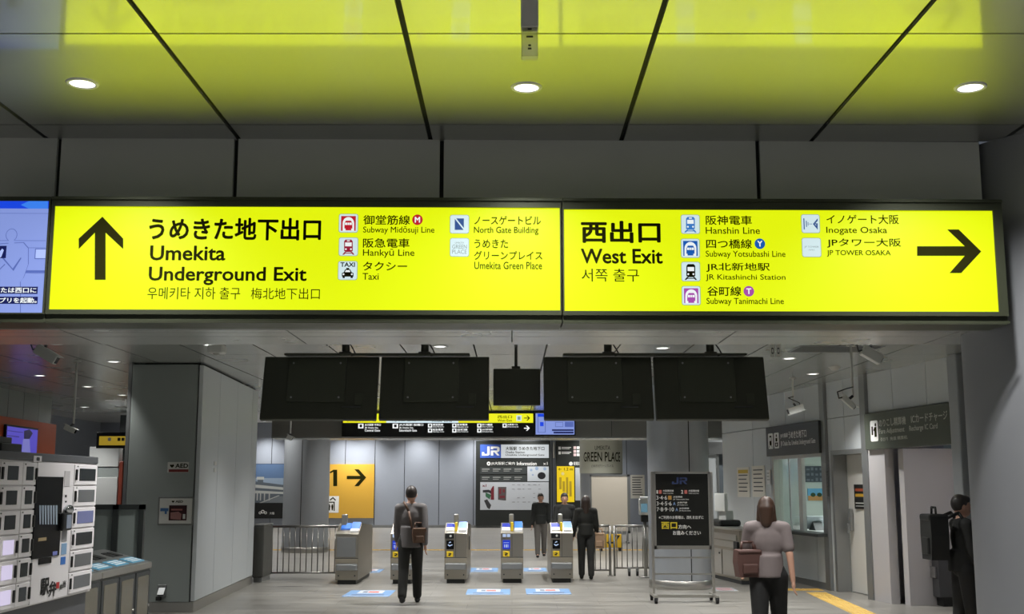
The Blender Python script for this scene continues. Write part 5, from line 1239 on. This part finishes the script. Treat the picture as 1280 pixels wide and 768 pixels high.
def person(label, u, Y, H, rot, hair_c, top_c, leg_c, long_hair=0, sleeves=1.0, legs=((0, 0), (0, 0)), arms=((0, 8, 12), (0, 8, 12)), hem=.97, shoe_c=(30, 30, 30), legs_wide=1.0):
    s = H / 1.7
    x = (u - 640) / FPX * Y * 1.01
    root = bpy.data.objects.new('person', None); COL.objects.link(root); root.location = (x, Y, 0); root.rotation_euler.z = math.radians(rot); tag(root, label, 'person')
    V_ = lambda *p: Vector(p) * s
    R_ = math.radians
    J = []
    for sd, (hip, knee) in zip((-1, 1), legs):
        h = V_(sd * .09, 0, .9); a = R_(hip); b = R_(hip - knee)
        k = h + V_(0, -math.sin(a), -math.cos(a)) * .42; an = k + V_(0, -math.sin(b), -math.cos(b)) * .41
        J.append((h, k, an))
    dz = min(j[2].z for j in J) - .075 * s
    root_up = Vector((0, 0, -dz))
    J = [tuple(p + root_up for p in j) for j in J]
    T = lambda *p: V_(*p) + root_up
    A = []
    for sd, (sw, ab, el) in zip((-1, 1), arms):
        sh = T(sd * .175, 0, 1.39); a = R_(sw); o_ = R_(ab); d = Vector((sd * math.sin(o_), -math.sin(a), -math.cos(a) * math.cos(o_))).normalized()
        e = sh + d * .29 * s; b = R_(sw + el); d2 = Vector((sd * math.sin(o_) * .5, -math.sin(b), -math.cos(b))).normalized(); w = e + d2 * .25 * s
        A.append((sh, e, w, d2))
    body = MB()
    body.ball(T(0, 0, 1.25), [k * s for k in (.155, .1, .2)]); body.ball(T(0, 0, 1.08), [k * s for k in (.125, .09, .16)]); body.ball(T(0, 0, .95), [k * s for k in (.155, .11, .13)])
    limb(body, [T(-.17, 0, 1.39), T(0, 0, 1.42), T(.17, 0, 1.39)], [.055 * s, .065 * s, .055 * s])
    limb(body, [T(0, .01, 1.40), T(0, -.012, 1.52)], [.056 * s, .05 * s])
    hc = T(0, -.012, 1.585)
    body.ball(hc, [k * s for k in (.074, .094, .112)], n=20); body.ball(hc + V_(0, -.045, -.07), [k * s for k in (.045, .045, .042)])
    body.ball(hc + V_(0, -.098, -.018), [k * s for k in (.014, .02, .024)])
    for sd in (-1, 1): body.ball(hc + V_(sd * .076, .005, -.01), [k * s for k in (.012, .022, .034)])
    for (h, k, an) in J: limb(body, [h, k, an], [.078 * s, .052 * s, .036 * s]); limb(body, [an, an + V_(0, -.12, -.045)], [.035 * s, .028 * s])
    for sd, (sh, e, w, d2) in zip((-1, 1), A):
        limb(body, [sh, e, w], [.047 * s, .038 * s, .027 * s])
        side = Vector((0, -1, 0)) if abs(d2.y) < .7 else Vector((0, 0, 1)); side = (side - d2 * side.dot(d2)).normalized(); nor = d2.cross(side) * -sd
        pm = w + d2 * .05 * s; body.ball(w + d2 * .045 * s, (.022 * s, .036 * s, .045 * s))
        for k, L in enumerate((.066, .078, .072, .055)):
            o_ = side * (.03 - .02 * k) * s; f0 = w + d2 * .075 * s + o_; f1 = f0 + (d2 + nor * .15).normalized() * L * .55 * s; f2 = f1 + (d2 + nor * .6).normalized() * L * .45 * s
            limb(body, [pm + o_ * .8, f0, f1, f2], [.011 * s, .0105 * s, .0095 * s, .008 * s])
        t0 = w + d2 * .025 * s + side * .028 * s; limb(body, [t0, t0 + (d2 * .5 + side * .8).normalized() * .035 * s, t0 + (d2 * .9 + side * .6).normalized() * .065 * s], [.013 * s, .011 * s, .009 * s])
    bo = blob('body', body, skin, root, .0075 * s, 3)
    for sd in (-1, 1):
        e = MB().ball(hc + V_(sd * .03, -.088, .012), [k * s for k in (.011, .006, .006)], n=10); link('eye', e, black, root)
    link('mouth', MB().ball(hc + V_(0, -.088, -.058), [k * s for k in (.022, .008, .006)], n=10), M('lips', (150, 90, 84), .5), root)
    # clothes
    m = MB(); g = .018 * s
    m.ball(T(0, 0, 1.25), [k * s + g for k in (.155, .1, .19)]); m.ball(T(0, 0, 1.08), [k * s + g for k in (.13, .095, .16)])
    limb(m, [T(-.17, 0, 1.385), T(0, 0, 1.40), T(.17, 0, 1.385)], [.055 * s + g, .06 * s + g, .055 * s + g])
    m.cyl(T(0, 0, hem - .08), T(0, 0, 1.12), .165 * s, .15 * s, n=24)
    for (sh, e, w, d2) in A:
        if sleeves > .6: limb(m, [sh, e, e.lerp(w, .9)], [.05 * s + g, .042 * s + g, .032 * s + g * .7])
        else: limb(m, [sh, sh.lerp(e, .7)], [.05 * s + g, .048 * s + g])
    c_ = lambda c: M('cloth_%d_%d_%d' % c, c, .85, noise=.08, scale=20)
    blob('top', m, c_(top_c), root, .011, 5)
    m = MB(); m.ball(T(0, 0, .95), [k * s + g for k in (.158, .112, .12)])
    for (h, k, an) in J: limb(m, [h, k, an + (k - an) * .08], [.085 * s * legs_wide + g, .06 * s * legs_wide + g, .048 * s * legs_wide + g])
    blob('trousers', m, c_(leg_c), root, .011, 5)
    for (h, k, an) in J:
        sh_ = MB().ball(an + V_(0, -.055, -.04), [q * s for q in (.044, .125, .036)]); sh_.ball(an + V_(0, .01, -.02), [q * s for q in (.04, .05, .055)])
        z_ = an.z - .075 * s; sh_.v = [(p[0], p[1], max(p[2], z_)) for p in sh_.v]
        blob('shoe', sh_, c_(shoe_c), root, .008, 2)
    m = MB().ball(hc + V_(0, .022, .028), [k * s for k in (.086, .094, .104)], n=20)
    m.ball(hc + V_(0, -.03, .07), [k * s for k in (.07, .068, .05)])
    if long_hair: limb(m, [hc + V_(0, .05, 0), hc + V_(0, .07, -.1 - .12 * long_hair)], [.085 * s, .06 * s]); 
    if long_hair:
        for sd in (-1, 1): limb(m, [hc + V_(sd * .06, .02, .02), hc + V_(sd * .075, .03, -.1 - .08 * long_hair)], [.035 * s, .03 * s])
    blob('hair', m, M('hair_%d_%d_%d' % hair_c, hair_c, .5), root, .009, 3)
    return root, x, s
def bag(name, label, x, y, z, w, d, h, col, rot=0, strap=None, handle=True):
    F = Frame(x, y, rot); t = Thing(name, label, 'bag', F, (0, 0, z)); m = M('bag_%d_%d_%d' % col, col, .6, noise=.06, scale=14)
    t.part('body', MB().prism([(-w * .42, z), (w * .42, z), (w * .5, z + h * .55), (w * .46, z + h), (-w * .46, z + h), (-w * .5, z + h * .55)], -d / 2, d / 2), m)
    t.part('pocket', MB().box(-w * .3, -d / 2 - .02, z + h * .12, w * .3, -d / 2 + .01, z + h * .5, bev=.015), m)
    t.part('flap', MB().box(-w * .47, -d / 2 - .01, z + h * .86, w * .47, d / 2 + .01, z + h * 1.02, bev=.02), m)
    if handle: t.part('handle', MB().tube([(-.06, 0, z + h), (-.05, 0, z + h + .07), (.05, 0, z + h + .07), (.06, 0, z + h)], .011), m)
    if strap:
        for st in strap: t.part('strap', MB().tube([F.px and Vector(p) for p in st], .016), m)
    return t
blk = (24, 25, 24)
person('person with dark hair and grey top walking away towards the second gate', 517, 16.3, 1.6, 180, (44, 36, 32), (108, 104, 104), (34, 34, 31), legs=((16, 6), (-14, 12)), arms=((-14, 6, 10), (14, 6, 18)), hem=.9)
bag('shoulder_bag', 'brown shoulder bag at the hip of the person in grey', (526 - 640) / FPX * 16.3, 16.2, .82, .2, .1, .2, (104, 78, 62), 20, strap=[[(-.09, 0, 1.0), (-.14, .02, 1.25), (-.2, .06, 1.38)]])
person('person in a black jacket farther off beyond the rightmost gate', 675, 26.6, 1.42, 0, (52, 46, 42), (36, 38, 36), (96, 92, 88), legs=((10, 4), (-10, 8)))
person('person in black top and blue trousers just beyond the rightmost gate', 704, 22.4, 1.46, 0, (70, 66, 64), (34, 35, 34), (62, 68, 104), legs=((14, 6), (-10, 10)), arms=((10, 8, 20), (-10, 8, 10)))
person('person with long dark brown hair and black clothes beside the railing', 730, 20.45, 1.42, 180, (52, 38, 30), (32, 32, 28), (46, 46, 44), long_hair=1, legs=((-8, 6), (10, 4)), arms=((8, 8, 14), (4, 12, 10)))
bag('tote_bag', 'tan tote bag beside the person with long dark brown hair', (747 - 640) / FPX * 20.5, 20.5, .52, .2, .1, .26, (176, 146, 118), 0)
person('person with brown hair, mauve grey top and black trousers near the ticket window', 950, 10.8, 1.5, 165, (62, 42, 30), (116, 106, 105), (20, 20, 20), long_hair=.3, sleeves=.4, legs=((14, 6), (-14, 14)), arms=((-12, 10, 12), (16, 12, 30)), legs_wide=1.1)
bag('handbag', 'reddish brown handbag at the left side of the person in mauve grey', (927 - 640) / FPX * 10.8, 10.75, .78, .24, .12, .24, (82, 56, 50), 10, strap=[[(.06, 0, 1.0), (.12, .02, 1.15), (.17, .04, 1.24)]])
person('person in black clothes facing right before the fare alcove', 1187, 11.3, 1.5, 90, (48, 44, 42), blk, (26, 26, 26), legs=((4, 2), (-4, 4)), arms=((6, 4, 20), (10, 4, 30)))
px_ = (1159 - 640) / FPX * 11.3
F_ = Frame(px_, 11.3, -90)
t = bag('backpack', 'black backpack on the back of the person before the fare alcove', px_ - .0, 11.3, .9, .3, .17, .42, blk, -90)
t.part('strap', MB().tube([(.1, .06, 1.28), (.1, .2, 1.34), (.1, .3, 1.2)], .016), black)
t.part('strap', MB().tube([(-.1, .06, 1.28), (-.1, .2, 1.34), (-.1, .3, 1.2)], .016), black)
